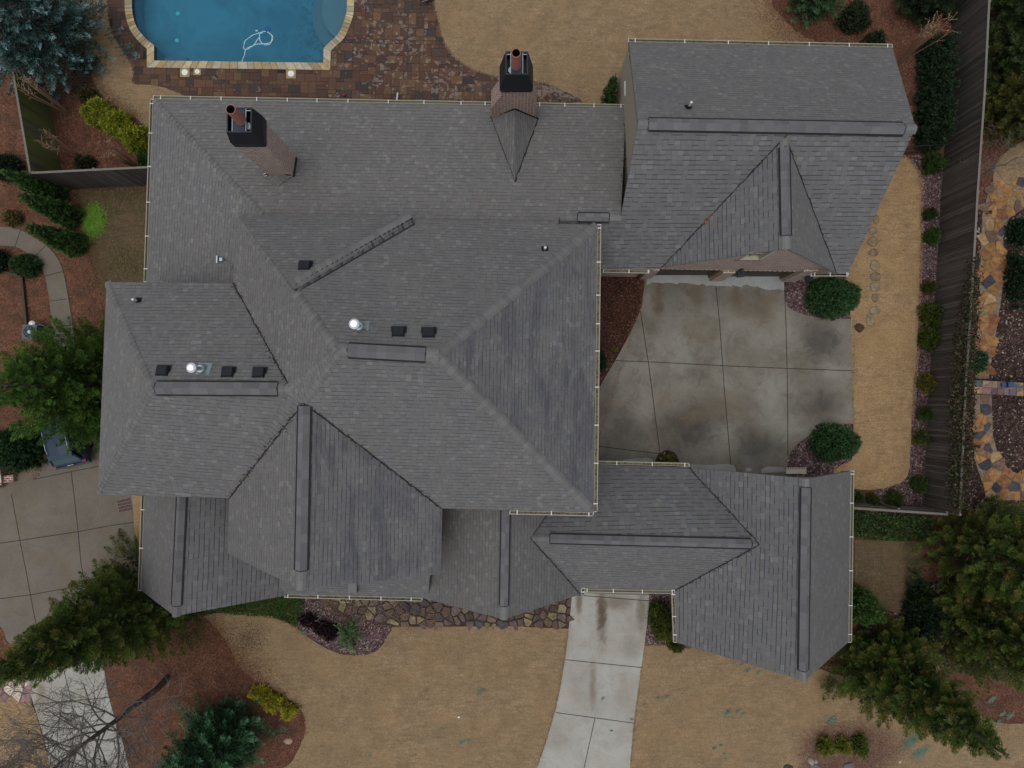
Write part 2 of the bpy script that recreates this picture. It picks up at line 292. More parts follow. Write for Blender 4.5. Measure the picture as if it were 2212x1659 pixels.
# --- lawns
L_back = [(937, -150)]+S([(937, 0), (948, 45), (963, 95), (983, 122), (1015, 145), (1053, 160), (1080, 166), (1120, 171), (1147, 175), (1181, 180), (1213, 195), (1246, 210), (1262, 226)], 4, .5)+[(1300, 232), (1345, 232), (1380, 160), (1400, 120), (1780, 120)]+S([(1800, 108), (1770, 92), (1730, 78), (1700, 50), (1672, 20), (1660, -20), (1640, -150)], 5, 1.6)
sheet('lawn', G(L_back), .05, M['lawn'])
L_left = [(178, -150)]+S([(178, 0), (185, 75), (190, 125), (207, 185), (225, 212), (262, 238), (300, 262), (335, 290)], 4, 1)+[(350, 300), (400, 300), (420, 215)]+S([(400, 208), (382, 200), (355, 190), (322, 184), (290, 182), (285, 172), (287, 160), (283, 142), (265, 112), (245, 80), (234, 45), (230, 0)], 4, .4)+[(228, -150)]
sheet('lawn', G(L_left), .052, M['lawn'])
L_side = S([(1940, 335), (1960, 345), (1982, 375), (1988, 420), (1987, 520), (1984, 640), (1980, 760), (1973, 830), (1967, 930), (1964, 1010), (1950, 1038), (1920, 1051), (1880, 1057), (1843, 1057)], 5, .5)+[(1800, 1057), (1800, 1030)]+S([(1797, 1024), (1812, 1008), (1835, 996), (1842, 985)], 4, .4)+[(1843, 915), (1837, 689), (1834, 640), (1820, 560), (1880, 380)]
sheet('lawn', G(L_side), .05, M['lawn_side'])
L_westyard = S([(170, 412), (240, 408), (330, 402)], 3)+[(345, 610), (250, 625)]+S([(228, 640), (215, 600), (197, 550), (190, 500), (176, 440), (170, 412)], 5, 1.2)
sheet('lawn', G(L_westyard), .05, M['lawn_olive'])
L_front = S([(440, 1330), (500, 1321), (553, 1326), (590, 1332), (635, 1352), (678, 1384), (728, 1409), (773, 1415), (808, 1409), (830, 1387), (848, 1354)], 5, .5)+[(1106, 1352), (1229, 1358)]+S([(1228, 1358), (1218, 1440), (1200, 1530), (1160, 1659), (1140, 1720)], 5)+[(1100, 1900), (560, 1900)]+S([(560, 1720), (600, 1668), (630, 1645), (653, 1600), (660, 1568), (652, 1535), (625, 1508), (590, 1487), (553, 1469), (520, 1440), (500, 1405), (480, 1370), (440, 1330)], 5, .8)
sheet('lawn', G(L_front), .05, M['lawn'])
L_right = [(1393, 1385)]+S([(1393, 1392), (1450, 1396), (1520, 1400), (1620, 1405), (1760, 1440), (1860, 1470), (1960, 1480), (2010, 1420), (2060, 1500), (2150, 1560), (2260, 1560)], 4, 1)+[(2400, 1560), (2400, 1900), (1330, 1900), (1350, 1720)]+S([(1360, 1659), (1369, 1560), (1385, 1440), (1393, 1385)], 4)
isl = G(S([(1730, 1650), (1745, 1610), (1775, 1580), (1815, 1568), (1860, 1572), (1905, 1590), (1925, 1640), (1900, 1690), (1800, 1710), (1740, 1690), (1730, 1650)], 4, 1.2)[:-1])
sheet('lawn', G(L_right), .05, M['lawn'])
sheet('lawn', G([(-300, 1505)]+S([(-60, 1505), (0, 1503), (40, 1508), (70, 1522), (90, 1580), (105, 1640), (115, 1700)], 5, .4)+[(150, 1900), (-300, 1900)]), .05, M['lawn_side'])
sheet('lawn', G([(282, 1040), (330, 1040), (330, 1330), (305, 1180)]+S([(291, 1150), (290, 1120), (288, 1085), (282, 1060)], 4)), .06, M['lawn_side'])
sheet('lawn', G(S([(2150, 420), (2145, 370), (2170, 330), (2230, 300), (2330, 300)], 4, 1)+[(2330, 470), (2215, 452), (2175, 425)]), .05, M['lawn'])
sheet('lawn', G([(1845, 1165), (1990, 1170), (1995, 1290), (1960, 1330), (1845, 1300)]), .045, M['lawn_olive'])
# --- mulch beds
for nm, poly, mt, z in [
    ('bed', S([(1930, 330), (1960, 345), (1975, 335), (2030, 345), (2045, 420), (2045, 1000), (2030, 1105), (1843, 1100), (1843, 1050), (1900, 1040), (1930, 600), (1930, 330)], 3)[:-1], 'mulch_purple', .02),
    ('bed', [(1290, 590), (1400, 598)]+S([(1393, 600), (1388, 640), (1383, 670), (1358, 725), (1328, 780), (1301, 825), (1285, 860)], 4)+[(1270, 860), (1270, 590)], 'mulch_wet', .03),
    ('bed', [(1686, 596), (1850, 596), (1850, 700), (1680, 700)], 'mulch_purple', .025),
    ('bed', [(1690, 905), (1855, 905), (1855, 1060), (1690, 1060)], 'mulch_purple', .025),
    ('bed', S([(640, 1280), (635, 1345), (678, 1390), (728, 1414), (773, 1420), (812, 1414), (835, 1390), (862, 1350), (900, 1345)], 4)+[(900, 1280)], 'mulch_purple', .02),
    ('bed', [(1380, 1270), (1480, 1270), (1560, 1410), (1440, 1402), (1383, 1395)], 'mulch_purple', .02),
    ('bed', [(1385, 1400), (1360, 1260), (1470, 1260)], 'mulch_purple', .018),
    ('bed', [(2106, 455), (2400, 440), (2400, 1120), (2075, 1120), (2104, 800)], 'mulch_dark', .02),
    ('bed', [(-300, 440), (0, 430), (180, 520), (215, 620), (240, 800), (-300, 820)], 'straw_red', .02),
    ('bed', [(-300, 150), (40, 180), (75, 375), (100, 440), (-300, 440)], 'straw_red', .015),
    ('bed', [(75, 905), (110, 940), (90, 1000), (60, 1035), (-200, 1040), (-200, 900)], 'straw_red', .02),
    ('bed', S([(430, 1330), (520, 1350), (600, 1480), (560, 1660), (420, 1720), (260, 1700), (210, 1420), (300, 1380), (430, 1330)], 4)[:-1], 'straw_red', .02),
    ('bed', [(1850, 1300), (2300, 1180), (2300, 1500), (2010, 1440), (1960, 1490), (1850, 1450)], 'mulch_dark', .02)]:
    o = sheet('mulch_bed', G(poly), z, M[mt])
# --- green ground cover sheets
def joints(mb, lines, w=.035, z=.064, m=1):
    for ln in lines:
        g = [W(*p, 0) for p in ln]
        for a, b in zip(g[:-1], g[1:]):
            a = Vector((a.x, a.y, 0)); b = Vector((b.x, b.y, 0)); d = (b-a).normalized(); n = Vector((-d.y, d.x, 0))*w/2
            mb.face([(p.x, p.y, z) for p in (a-n, b-n, b+n, a+n)], m)
# court
mb = MB()
court = [(1397, 578), (1520, 582), (1689, 586), (1693, 607)]+S([(1696, 650), (1703, 664), (1722, 675), (1759, 685), (1794, 689), (1837, 689)], 4)+[(1843, 912)]+S([(1843, 915), (1805, 916), (1779, 922), (1754, 937), (1721, 960), (1703, 987), (1699, 1015)], 4)+[(1696, 1060), (1430, 1100), (1400, 1290), (1236, 1290), (1262, 1100), (1262, 870)]+S([(1290, 850), (1301, 825), (1328, 780), (1358, 725), (1383, 670), (1390, 630), (1393, 598)], 4)
plant = G(S([(1413, 1010), (1415, 994), (1424, 979), (1441, 972), (1457, 978), (1466, 994), (1468, 1010)], 4)+[(1468, 1030), (1413, 1030)])
mb.prism(G(court), -.05, .06, 0, holes=[plant])
joints(mb, [[(1383, 672), (1400, 782), (1425, 978)], [(1545, 610), (1554, 700), (1563, 829), (1580, 1030)], [(1693, 607), (1697, 700), (1700, 829), (1701, 985)],
            [(1327, 779), (1430, 783), (1558, 790), (1700, 796), (1839, 801)], [(1285, 963), (1425, 980)]])
mb.build('driveway', [M['concrete'], M['joint']], uv=False, kind='structure')
sheet('mulch_bed', plant, .05, M['mulch_dark'])
# washed pale concrete under the drip lines
def blotch(pts, z=.066, jit=1.2): return S(pts, 5, jit)
mb = MB(); mb.prism(G([(1400, 582), (1540, 586), (1687, 589), (1692, 608)]+blotch([(1692, 626), (1660, 626), (1630, 620), (1600, 618), (1570, 619), (1540, 617), (1500, 614), (1450, 612), (1420, 611), (1396, 616)])), .05, .0645, 0)
for pts in [[(1336, 1003), (1340, 996), (1358, 991), (1390, 990), (1407, 991), (1410, 1003)], [(1466, 1010), (1480, 1004), (1530, 1004), (1575, 1003), (1588, 1012), (1588, 1030)], [(1609, 1013), (1616, 1009), (1623, 1013), (1620, 1018), (1610, 1018)], [(1645, 1022), (1645, 1013), (1660, 1008), (1692, 1010), (1696, 1022)]]:
    mb.prism(G(blotch(pts, .066, .5)[:-1]+([(1588, 1040), (1466, 1040)] if pts[0][0] == 1466 else [])), .05, .0645, 0)
mb.build('water_stain', M['efflo'], uv=False, kind='structure')
# front driveway
mb = MB()
fd = [(1237, 1280)]+S([(1235, 1290), (1228, 1360), (1218, 1440), (1200, 1530), (1160, 1659), (1120, 1760)], 5)+[(1060, 1900), (1340, 1900)]+S([(1352, 1760), (1360, 1659), (1369, 1560), (1385, 1440), (1399, 1330), (1402, 1285)], 5)
mb.prism(G(fd), -.05, .07, 0)
joints(mb, [[(1237, 1284), (1401, 1297)], [(1221, 1424), (1386, 1441)], [(1201, 1538), (1370, 1561)], [(1285, 1550), (1274, 1600), (1258, 1672), (1225, 1800)]], z=.074)
mb.build('driveway', [M['concrete_pale'], M['joint']], uv=False, kind='structure')
# neighbour's driveway (left)
mb = MB()
nd_ = [(-300, 1046), (0, 1046), (22, 1042), (45, 1020), (85, 1000), (95, 935), (200, 915), (300, 960), (300, 1050)]+S([(286, 1062), (290, 1090), (292, 1130), (292, 1160), (300, 1240)], 4)+[(330, 1330), (310, 1360), (120, 1390)]+S([(60, 1395), (20, 1388), (8, 1360), (-20, 1330)], 3)+[(-300, 1300)]
mb.prism(G(nd_), -.05, .05, 0)
joints(mb, [[(75, 1035), (158, 1018), (215, 1007)], [(155, 1018), (163, 1085), (170, 1148), (176, 1215), (190, 1290), (200, 1360)], [(26, 1068), (36, 1120), (45, 1170), (58, 1235), (70, 1300), (85, 1380)], [(-100, 1192), (0, 1173), (45, 1167), (170, 1148), (240, 1135), (291, 1128)], [(-50, 1302), (0, 1293), (70, 1284), (190, 1262)]], z=.054)
mb.build('driveway', [M['concrete_tan'], M['joint']], uv=False, kind='structure')
mb = MB()
nd2 = [(50, 1400), (200, 1390), (225, 1420)]+S([(225, 1440), (235, 1500), (252, 1560), (268, 1610), (282, 1670), (300, 1760)], 4)+[(320, 1900), (180, 1900)]+S([(140, 1760), (112, 1670), (98, 1600), (80, 1540), (68, 1500), (57, 1460), (50, 1420)], 4)
mb.prism(G(nd2), -.05, .055, 0)
joints(mb, [[(128, 1400), (150, 1490), (165, 1560), (188, 1640), (200, 1700)], [(75, 1521), (130, 1515), (245, 1505)]], z=.059)
mb.build('driveway', [M['concrete_pale'], M['joint']], uv=False, kind='structure')
# curved concrete walk (left)
mb = MB()
wo = S([(-60, 488), (0, 490), (40, 495), (72, 512), (100, 530), (122, 553), (138, 588), (150, 652), (158, 702), (165, 760)], 5); wi = S([(-60, 530), (0, 531), (35, 534), (60, 546), (76, 556), (91, 580), (100, 602), (108, 650), (113, 700), (118, 760)], 5)
mb.prism(G(wo+wi[::-1]), -.05, .06, 0)
joints(mb, [[(46, 498), (34, 534)], [(100, 531), (75, 556)], [(136, 587), (98, 597)], [(146, 646), (107, 651)], [(155, 703), (113, 707)]], .03, .064)
mb.build('path', [M['concrete_tan'], M['joint']], uv=False, kind='structure')

# --- polygonal stones
def clip_poly(poly, px, py, nx, ny):
    out = []
    for i in range(len(poly)):
        a, b = poly[i], poly[(i+1) % len(poly)]
        da = (a[0]-px)*nx+(a[1]-py)*ny; db = (b[0]-px)*nx+(b[1]-py)*ny
        if da <= 0: out.append(a)
        if (da < 0 < db) or (db < 0 < da): t = da/(da-db); out.append((a[0]+(b[0]-a[0])*t, a[1]+(b[1]-a[1])*t))
    return out
def inside(p, poly):
    c = False; j = len(poly)-1
    for i in range(len(poly)):
        if (poly[i][1] > p[1]) != (poly[j][1] > p[1]) and p[0] < (poly[j][0]-poly[i][0])*(p[1]-poly[i][1])/(poly[j][1]-poly[i][1])+poly[i][0]: c = not c
        j = i
    return c
def stones(mb, region, sp, cols, z0, z1, gap=.02, jit=.42, rnd=None, tilt=.01):
    rnd = rnd or random; xs = [p[0] for p in region]; ys = [p[1] for p in region]; seeds = []
    nx = int((max(xs)-min(xs))/sp)+3; ny = int((max(ys)-min(ys))/sp)+3
    for i in range(-1, nx):
        for j in range(-1, ny):
            seeds.append((min(xs)+(i+.5+rnd.uniform(-jit, jit))*sp, min(ys)+(j+.5+rnd.uniform(-jit, jit))*sp))
    for s in seeds:
        if not inside(s, region): continue
        cell = [(s[0]-sp*1.3, s[1]-sp*1.3), (s[0]+sp*1.3, s[1]-sp*1.3), (s[0]+sp*1.3, s[1]+sp*1.3), (s[0]-sp*1.3, s[1]+sp*1.3)]
        for q in seeds:
            d = (q[0]-s[0], q[1]-s[1]); L = math.hypot(*d)
            if 0 < L < sp*2.6: cell = clip_poly(cell, s[0]+d[0]*(.5-gap/L), s[1]+d[1]*(.5-gap/L), d[0]/L, d[1]/L)
            if len(cell) < 3: break
        if len(cell) < 3: continue
        cx = sum(p[0] for p in cell)/len(cell); cy = sum(p[1] for p in cell)/len(cell)
        c = rnd.choice(cols); k = rnd.uniform(.75, 1.25); c = tuple(x*k for x in c); dz = rnd.uniform(-tilt, tilt); ax, ay = rnd.gauss(0, tilt*3), rnd.gauss(0, tilt*3)
        zt = lambda p: z1+dz+(p[0]-cx)*ax+(p[1]-cy)*ay
        inn = [(cx+(p[0]-cx)*.92, cy+(p[1]-cy)*.92) for p in cell]; n = len(cell)
        mb.face([(p[0], p[1], zt(p)) for p in inn], 0, c)
        for i in range(n):
            a, b, a2, b2 = cell[i], cell[(i+1) % n], inn[i], inn[(i+1) % n]
            mb.face([(a[0], a[1], zt(a)-.015), (b[0], b[1], zt(b)-.015), (b2[0], b2[1], zt(b2)), (a2[0], a2[1], zt(a2))], 0, tuple(x*.8 for x in c))
            mb.face([(a[0], a[1], z0), (b[0], b[1], z0), (b[0], b[1], zt(b)-.015), (a[0], a[1], zt(a)-.015)], 0, tuple(x*.5 for x in c))
ochre = [(.27, .14, .05), (.24, .12, .042), (.22, .105, .045), (.18, .08, .035), (.28, .19, .09), (.045, .043, .05), (.12, .075, .055), (.22, .115, .045), (.25, .13, .05)]
rv = random.Random(3)
p1 = G([(2140, 395), (2121, 465), (2119, 527), (2116, 590), (2114, 665), (2109, 740), (2106, 812), (2106, 818), (2136, 818), (2136, 805), (2151, 715), (2161, 652), (2169, 590), (2166, 515), (2179, 472), (2215, 447), (2300, 440), (2300, 380), (2170, 380)])
p2 = G([(2106, 852), (2100, 935), (2104, 992), (2121, 1042), (2149, 1080), (2300, 1080), (2300, 1030), (2212, 1027), (2181, 1017), (2156, 985), (2144, 942), (2141, 852)])
mb = MB(); mb.prism(p1, 0, .035, 0, col=(.17, .13, .09)); mb.prism(p2, 0, .035, 0, col=(.17, .13, .09))
stones(mb, p1, .55, ochre, .0, .055, .012, .45, rv); stones(mb, p2, .5, ochre, .0, .055, .012, .45, rv)
mb.build('path', M['stone'], vcol=True, kind='structure', label='ochre and slate flagstone path on the far side of the tall fence')
river = [(.16, .13, .075), (.11, .08, .075), (.085, .058, .058), (.10, .068, .05), (.20, .17, .10), (.055, .05, .055), (.13, .09, .065), (.07, .05, .045)]
mb = MB(); fr = G([(690, 1270), (1240, 1270), (1230, 1359), (848, 1353), (800, 1344), (745, 1334), (712, 1312)]); mb.prism(fr, 0, .03, 0, col=(.035, .022, .018))
stones(mb, fr, .42, river, .0, .08, .03, .48, rv, .03)
mb.build('stone_bed', M['stone'], vcol=True, kind='structure')
# small apron of pale cobbles, far left bottom
mb = MB(); ap = G([(-60, 1450), (10, 1440), (55, 1455), (68, 1500), (70, 1520), (40, 1506), (-60, 1502)]); mb.prism(ap, 0, .04, 0, col=(.14, .12, .09)); stones(mb, ap, .45, [(.42, .36, .28), (.35, .30, .26), (.48, .42, .34), (.22, .13, .13)], 0, .07, .02, .45, rv)
mb.build('stone_apron', M['stone'], vcol=True, kind='structure')
# --- patio pavers
pat_out = G([(228, -150), (230, 0), (234, 45), (245, 80), (265, 112), (283, 142), (287, 160), (285, 182), (330, 230), (330, 330), (1420, 330), (1420, 240), (1262, 240), (1262, 200), (1147, 165), (980, 90), (952, 0), (952, -150)])
pat_cut = G([(225, -150), (226, 0), (231, 48), (241, 84), (262, 116), (279, 146), (280, 190), (330, 232), (1275, 240), (1275, 222), (1246, 202), (1180, 172), (1100, 162), (1015, 138), (985, 110), (965, 60), (948, -150)])
mb = MB(); u = .205; x0, y0 = -21.5, 12.5; nx, ny = 135, 60; occ = np.zeros((nx, ny), bool); rp = random.Random(5)
# the paving runs square to the house (turned about one degree)
ang = R(-1.0); ca, sa = math.cos(ang), math.sin(ang)
def prot(x, y): return (x0+x*ca-y*sa, y0+x*sa+y*ca)
pc = [(.100, .048, .031), (.085, .041, .028), (.110, .058, .033), (.055, .038, .034), (.078, .046, .032), (.095, .055, .034), (.062, .034, .028), (.118, .068, .036), (.046, .035, .034), (.09, .044, .03), (.072, .038, .028)]
for i in range(nx):
    for j in range(ny):
        if occ[i, j]: continue
        for w_, h_ in rp.sample([(2, 2), (2, 2), (2, 1), (1, 2), (3, 2), (2, 3)], 6)+[(1, 1)]:
            if i+w_ <= nx and j+h_ <= ny and not occ[i:i+w_, j:j+h_].any(): break
        occ[i:i+w_, j:j+h_] = True
        a = prot(i*u, j*u); c = prot((i+w_)*u, (j+h_)*u); cx, cy = (a[0]+c[0])/2, (a[1]+c[1])/2
        if not inside((cx, cy), pat_out) and not inside((cx, cy), pat_cut): continue
        if inside((cx, cy), poolG): continue
        g = .007; q = [prot(i*u+g, j*u+g), prot((i+w_)*u-g, j*u+g), prot((i+w_)*u-g, (j+h_)*u-g), prot(i*u+g, (j+h_)*u-g)]
        k = rp.uniform(.8, 1.2); cc = tuple(v*k*.86 for v in rp.choice(pc)); z = .035+rp.uniform(0, .004)
        if any(inside(p, poolG) for p in q): continue
        mb.face([(*p, z) for p in q], 0, cc)
        for t in range(4): mb.face([(*q[t], .02), (*q[(t+1) % 4], .02), (*q[(t+1) % 4], z), (*q[t], z)], 0, tuple(v*.5 for v in cc))
mb.build('patio', M['paver'], vcol=True, kind='structure')
sheet('patio_base', pat_cut, .022, plain('patio_joint_sand', (.028, .019, .014), .95), -.05, holes=[poolG])

# ------------------------------------------------------------------ swimming pool
pool = empty('swimming_pool', (W(510, 40).x, W(510, 40).y, 0), label='blue swimming pool with tan stone coping beside the brown patio', cat='pool')
def rel(o): # parent keeping world coordinates
    return Matrix.Translation(Vector(o.location)).inverted()
def child(mb, name, mats, root, **k):
    off = Vector(root.location) if root.parent is None else Vector((0, 0, 0))
    if root.parent is not None:
        r = root
        while r.parent: r = r.parent
        off = Vector(r.location)
    mb.v = [(x-off.x, y-off.y, z-off.z) for x, y, z in mb.v]
    return mb.build(name, mats, root, **k)
def m_plaster():
    t = NT('pool_plaster'); p = t.pos(); n = t.noise(p, .5, 5, .6, .6); f = t.noise(p, 2.2, 6, .75, .8); sx = t.n('ShaderNodeSeparateXYZ'); t.l(p, sx.inputs[0]); mr = t.n('ShaderNodeMapRange'); t.l(sx.outputs[0], mr.inputs[0]); mr.inputs[1].default_value = -14.5; mr.inputs[2].default_value = -10.5; mr.inputs[3].default_value = -.25; mr.inputs[4].default_value = .0
    base = t.ramp(n, [(.38, (.028, .15, .24)), (.62, (.05, .225, .33))]); k = t.math('ADD', f, mr.outputs[0]); t.col(t.mix(t.ramp(k, [(.46, 0.0), (.53, .75)]), base, (.018, .085, .13))); return t.done(.8)  # darker mottle at the east end paints the water's reflection into the plaster
def m_water():
    t = NT('pool_water'); t.t.nodes.remove(t.b); o = t.t.nodes['Material Output']
    tr = t.n('ShaderNodeBsdfTransparent'); n = t.noise(t.pos(), .35, 6, .6, .8)
    sx = t.n('ShaderNodeSeparateXYZ'); t.l(t.pos(), sx.inputs[0])
    tr.inputs[0].default_value = (.75, .93, .97, 1)
    gl = t.n('ShaderNodeBsdfGlossy'); gl.inputs['Roughness'].default_value = .06; gl.inputs[0].default_value = (.8, .9, 1, 1)
    bu = t.n('ShaderNodeBump'); bu.inputs['Strength'].default_value = .5; bu.inputs['Distance'].default_value = .02; nn = t.noise(t.pos(), 5, 5); t.l(nn, bu.inputs['Height']); t.l(bu.outputs[0], gl.inputs['Normal'])
    df = t.n('ShaderNodeBsdfDiffuse'); df.inputs[0].default_value = (.03, .16, .25, 1)
    m1 = t.n('ShaderNodeMixShader'); m1.inputs[0].default_value = .2; t.l(tr.outputs[0], m1.inputs[1]); t.l(df.outputs[0], m1.inputs[2])
    m2 = t.n('ShaderNodeMixShader'); fr_ = t.n('ShaderNodeFresnel'); fr_.inputs[0].default_value = 1.33; t.l(fr_.outputs[0], m2.inputs[0])
    t.l(m1.outputs[0], m2.inputs[1]); t.l(gl.outputs[0], m2.inputs[2]); t.l(m2.outputs[0], o.inputs[0]); return t.mat
plaster = m_plaster(); dep = -1.3
mb = MB(); mb.prism(poolG, dep, dep+.001, 0)
for i in range(len(poolG)):
    a, b = poolG[i], poolG[(i+1) % len(poolG)]; mb.face([(*a, dep), (*b, dep), (*b, -.32), (*a, -.32)], 0); mb.face([(*a, -.32), (*b, -.32), (*b, .03), (*a, .03)], 1)
child(mb, 'basin', [plaster, plain('waterline_tile', (.06, .10, .13), .3, 0, .4, 20)], pool)
# crescent steps at the right end of the basin
for r_, dz, nmn in ((2.1, -.9, 0), (1.5, -.55, 1)):
    mb = MB(); c = W(752, 10); arc = [(c.x+r_*math.cos(t), c.y+r_*1.15*math.sin(t)) for t in [math.pi*(.45+1.1*k/20) for k in range(21)]]
    arc = arc+[(c.x, c.y-.4*r_), (c.x+.0, c.y+r_)]
    mb.prism(arc, dep, dz, 0); child(mb, 'step', plain('pool_step', (.085+.04*nmn, .15+.04*nmn, .20+.03*nmn), .8, 0, .15, 1), pool)
mb = MB(); a = W(345, 128); mb.box(a.x, a.y-.05, dep, a.x+1.2, a.y+.35, -.55); child(mb, 'bench_ledge', plain('pool_ledge', (.05, .13, .2)), pool)
for px, py in ((384, 29), (382, 87)):
    mb = MB(); c = W(px, py, dep+.03); mb.tube([(c.x, c.y, dep), (c.x, c.y, dep+.03)], .11, 16); child(mb, 'floor_fitting', plain('pool_fitting', (.12, .55, .62), .4), pool)
# coping stones
pv = [Vector(p) for p in poolG]; n = len(pv); cent = sum(pv, Vector((0, 0)))/n
mb = MB(); rc = random.Random(9); ccs = [(.36, .29, .16), (.30, .24, .14), (.42, .35, .22), (.33, .25, .12), (.38, .34, .25)]
segs = []
for i in range(n):
    a, b = pv[i], pv[(i+1) % n]
    if (b-a).length > 1e-4: segs.append((a, b))
def outn(i):
    a, b = segs[i % len(segs)]; d = (b-a).normalized(); nn = Vector((-d.y, d.x)); return nn if nn.dot((a+b)/2-cent) > 0 else -nn
for i, (a, b) in enumerate(segs):
    n0, n1, n2 = outn(i-1), outn(i), outn(i+1)
    if (b-a).length > 20 or a.y > 25: continue
    na = (n0+n1); na = na/max(.5, na.dot(n1)); nb = (n1+n2); nb = nb/max(.5, nb.dot(n1)); L = (b-a).length; k = max(1, round(L/rc.uniform(.3, .42)))
    ts = [0]+sorted([(j+rc.uniform(-.22, .22))/k for j in range(1, k)])+[1]
    for t0, t1 in zip(ts[:-1], ts[1:]):
        g = .009/max(L, .1); q0, q1 = a.lerp(b, t0+g), a.lerp(b, t1-g); o0, o1 = na.lerp(nb, t0), na.lerp(nb, t1); w_ = .37; sk = rc.uniform(-.05, .05) if 0 < t0 else 0
        q = [q0, q1, q1+o1*w_, q0+o0*w_]; c = rc.choice(ccs); kk = rc.uniform(.8, 1.15); c = tuple(v*kk for v in c); z = .075+rc.uniform(0, .008)
        mb.face([(p.x, p.y, z) for p in q], 0, c)
        for t in range(4): p, r2 = q[t], q[(t+1) % 4]; mb.face([(p.x, p.y, .0), (r2.x, r2.y, .0), (r2.x, r2.y, z), (p.x, p.y, z)], 0, tuple(v*.6 for v in c))
child(mb, 'coping', M['coping'], pool, vcol=True)
mb = MB(); mb.prism(poolG, -.101, -.10, 0); mb.build('water', m_water(), uv=False, kind='structure')
# pool cleaner hose
hz = -.09
hose = empty('pool_cleaner', W(572, 75, hz), label='pool cleaner head with looped pale hose floating in the swimming pool', cat='pool cleaner')
pts = S([(523, 134), (528, 118), (534, 104), (556, 96), (584, 92), (589, 82), (585, 74), (572, 68), (552, 74), (534, 84), (527, 96), (528, 106), (540, 104), (552, 92), (560, 80), (560, 70), (562, 88), (573, 97), (584, 94), (588, 80), (580, 70), (572, 66)], 6)
mb = MB(); mb.tube([W(p[0], p[1], hz)+Vector((0, 0, .03*math.sin(i*.8))) for i, p in enumerate(pts)], .022, 6); child(mb, 'hose', plain('pale_hose', (.42, .58, .66), .5), hose)
mb = MB(); c = W(577, 65, -.12); mb.tube([c+Vector((-.12, 0, 0)), c+Vector((0, .02, .06)), c+Vector((.16, 0, .02))], [.08, .15, .09], 10); child(mb, 'cleaner_head', plain('blue_plastic', (.02, .11, .30), .4), hose)
for p, k in ((552, 0), (562, 5)): mb = MB(); mb.tube([W(p, 67+k, -.05), W(p+5, 66+k, -.05)], .04, 8); child(mb, 'float', plain('pale_float', (.25, .5, .6), .4), hose)
for (px, py, r_, lab) in ((400, 157, .155, 'larger white skimmer lid, leftmost of the lids below the pool'), (427, 155.5, .12, 'smaller white skimmer lid in the pair below the left of the pool'), (629, 160, .16, 'white skimmer lid standing alone below the right half of the pool')):
    c = W(px, py); e_ = empty('skimmer_lid', (c.x, c.y, 0), label=lab, cat='skimmer lid', group='white skimmer lids in the patio below the pool')
    mb = MB(); s_ = r_*1.55; mb.box(c.x-s_, c.y-s_, .02, c.x+s_, c.y+s_, .05, 0, col=(.28, .23, .11)); child(mb, 'collar', M['coping'], e_, vcol=True)
    mb = MB(); mb.tube([(c.x, c.y, .05), (c.x, c.y, .062)], r_, 20); mb.tube([(c.x-.04, c.y-.03, .062), (c.x-.03, c.y-.03, .066)], .025, 8); mb.tube([(c.x+.02, c.y+.03, .062), (c.x+.03, c.y+.03, .066)], .025, 8)
    child(mb, 'lid', plain('lid_white', (.7, .7, .68), .5), e_)

# ------------------------------------------------------------------ the house
house = empty('house', (-2, 0, 0), label='large brick house with many grey shingled hip and gable roofs, filling the middle', cat='house')
def V(px, py, z): return W(px, py, z)
def roof(name_faces, mat, rakes, drop=.2, label=None, sof=.38):
    """faces: lists of points; rakes: outer edges that get a fascia board"""
    mb = MB()
    for f in name_faces:
        mb.face(f, 0)
    o = child(mb, 'roof', mat, house, label=label)
    for a, b in rakes:
        mb = MB(); dn = Vector((0, 0, -drop)); mb.face([a+Vector((0, 0, -.015)), b+Vector((0, 0, -.015)), b+dn, a+dn], 0)
        m_ = (a+b)/2; cen = sum((sum(f, Vector())/len(f) for f in name_faces), Vector())/len(name_faces)
        d = (b-a); nrm = Vector((-d.y, d.x, 0)).normalized()
        if nrm.dot(m_-cen) > 0: nrm = -nrm
        mb.face([a+dn, b+dn, b+dn+nrm*sof, a+dn+nrm*sof], 0)     # soffit
        child(mb, 'fascia', M['fascia'], o)
    return o
# upper main block (C), west wing (B), front gable wing (D)
Z7 = 7.0
NW, NE, SE, S1 = V(511, 462, Z7), V(1290, 486, Z7), V(1282, 1106, Z7), V(955, 1099, Z7)
R1, R2 = V(727, 755, 12.3), V(945, 767, 12.3); VSt = V(503, 611, Z7)
VB = ray_plane(628, 840, NW, VSt, R1); DT = ray_plane(656, 870, S1, SE, R2)
BR = V(330, 838, VB.z); BNW, BSW, BSE = V(230, 609, Z7), V(211, 1068, Z7), V(495, 1076, Z7)
DS, DW, DE = V(648, 1273, DT.z), V(492, 1195, Z7), V(952, 1240, Z7)
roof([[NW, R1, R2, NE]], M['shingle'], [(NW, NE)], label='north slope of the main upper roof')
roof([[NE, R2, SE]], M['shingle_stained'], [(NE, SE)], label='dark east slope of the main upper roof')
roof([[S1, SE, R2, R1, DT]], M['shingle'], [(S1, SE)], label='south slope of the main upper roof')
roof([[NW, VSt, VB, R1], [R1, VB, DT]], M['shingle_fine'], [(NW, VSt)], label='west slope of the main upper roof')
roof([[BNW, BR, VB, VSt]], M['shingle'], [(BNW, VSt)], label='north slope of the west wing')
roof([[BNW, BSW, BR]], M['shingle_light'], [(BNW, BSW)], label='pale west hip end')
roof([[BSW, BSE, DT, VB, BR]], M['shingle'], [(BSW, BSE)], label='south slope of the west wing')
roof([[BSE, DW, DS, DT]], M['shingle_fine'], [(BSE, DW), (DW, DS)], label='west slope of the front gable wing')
roof([[DT, DS, DE, S1]], M['shingle_stained'], [(DS, DE), (DE, S1)], label='east slope of the front gable wing')
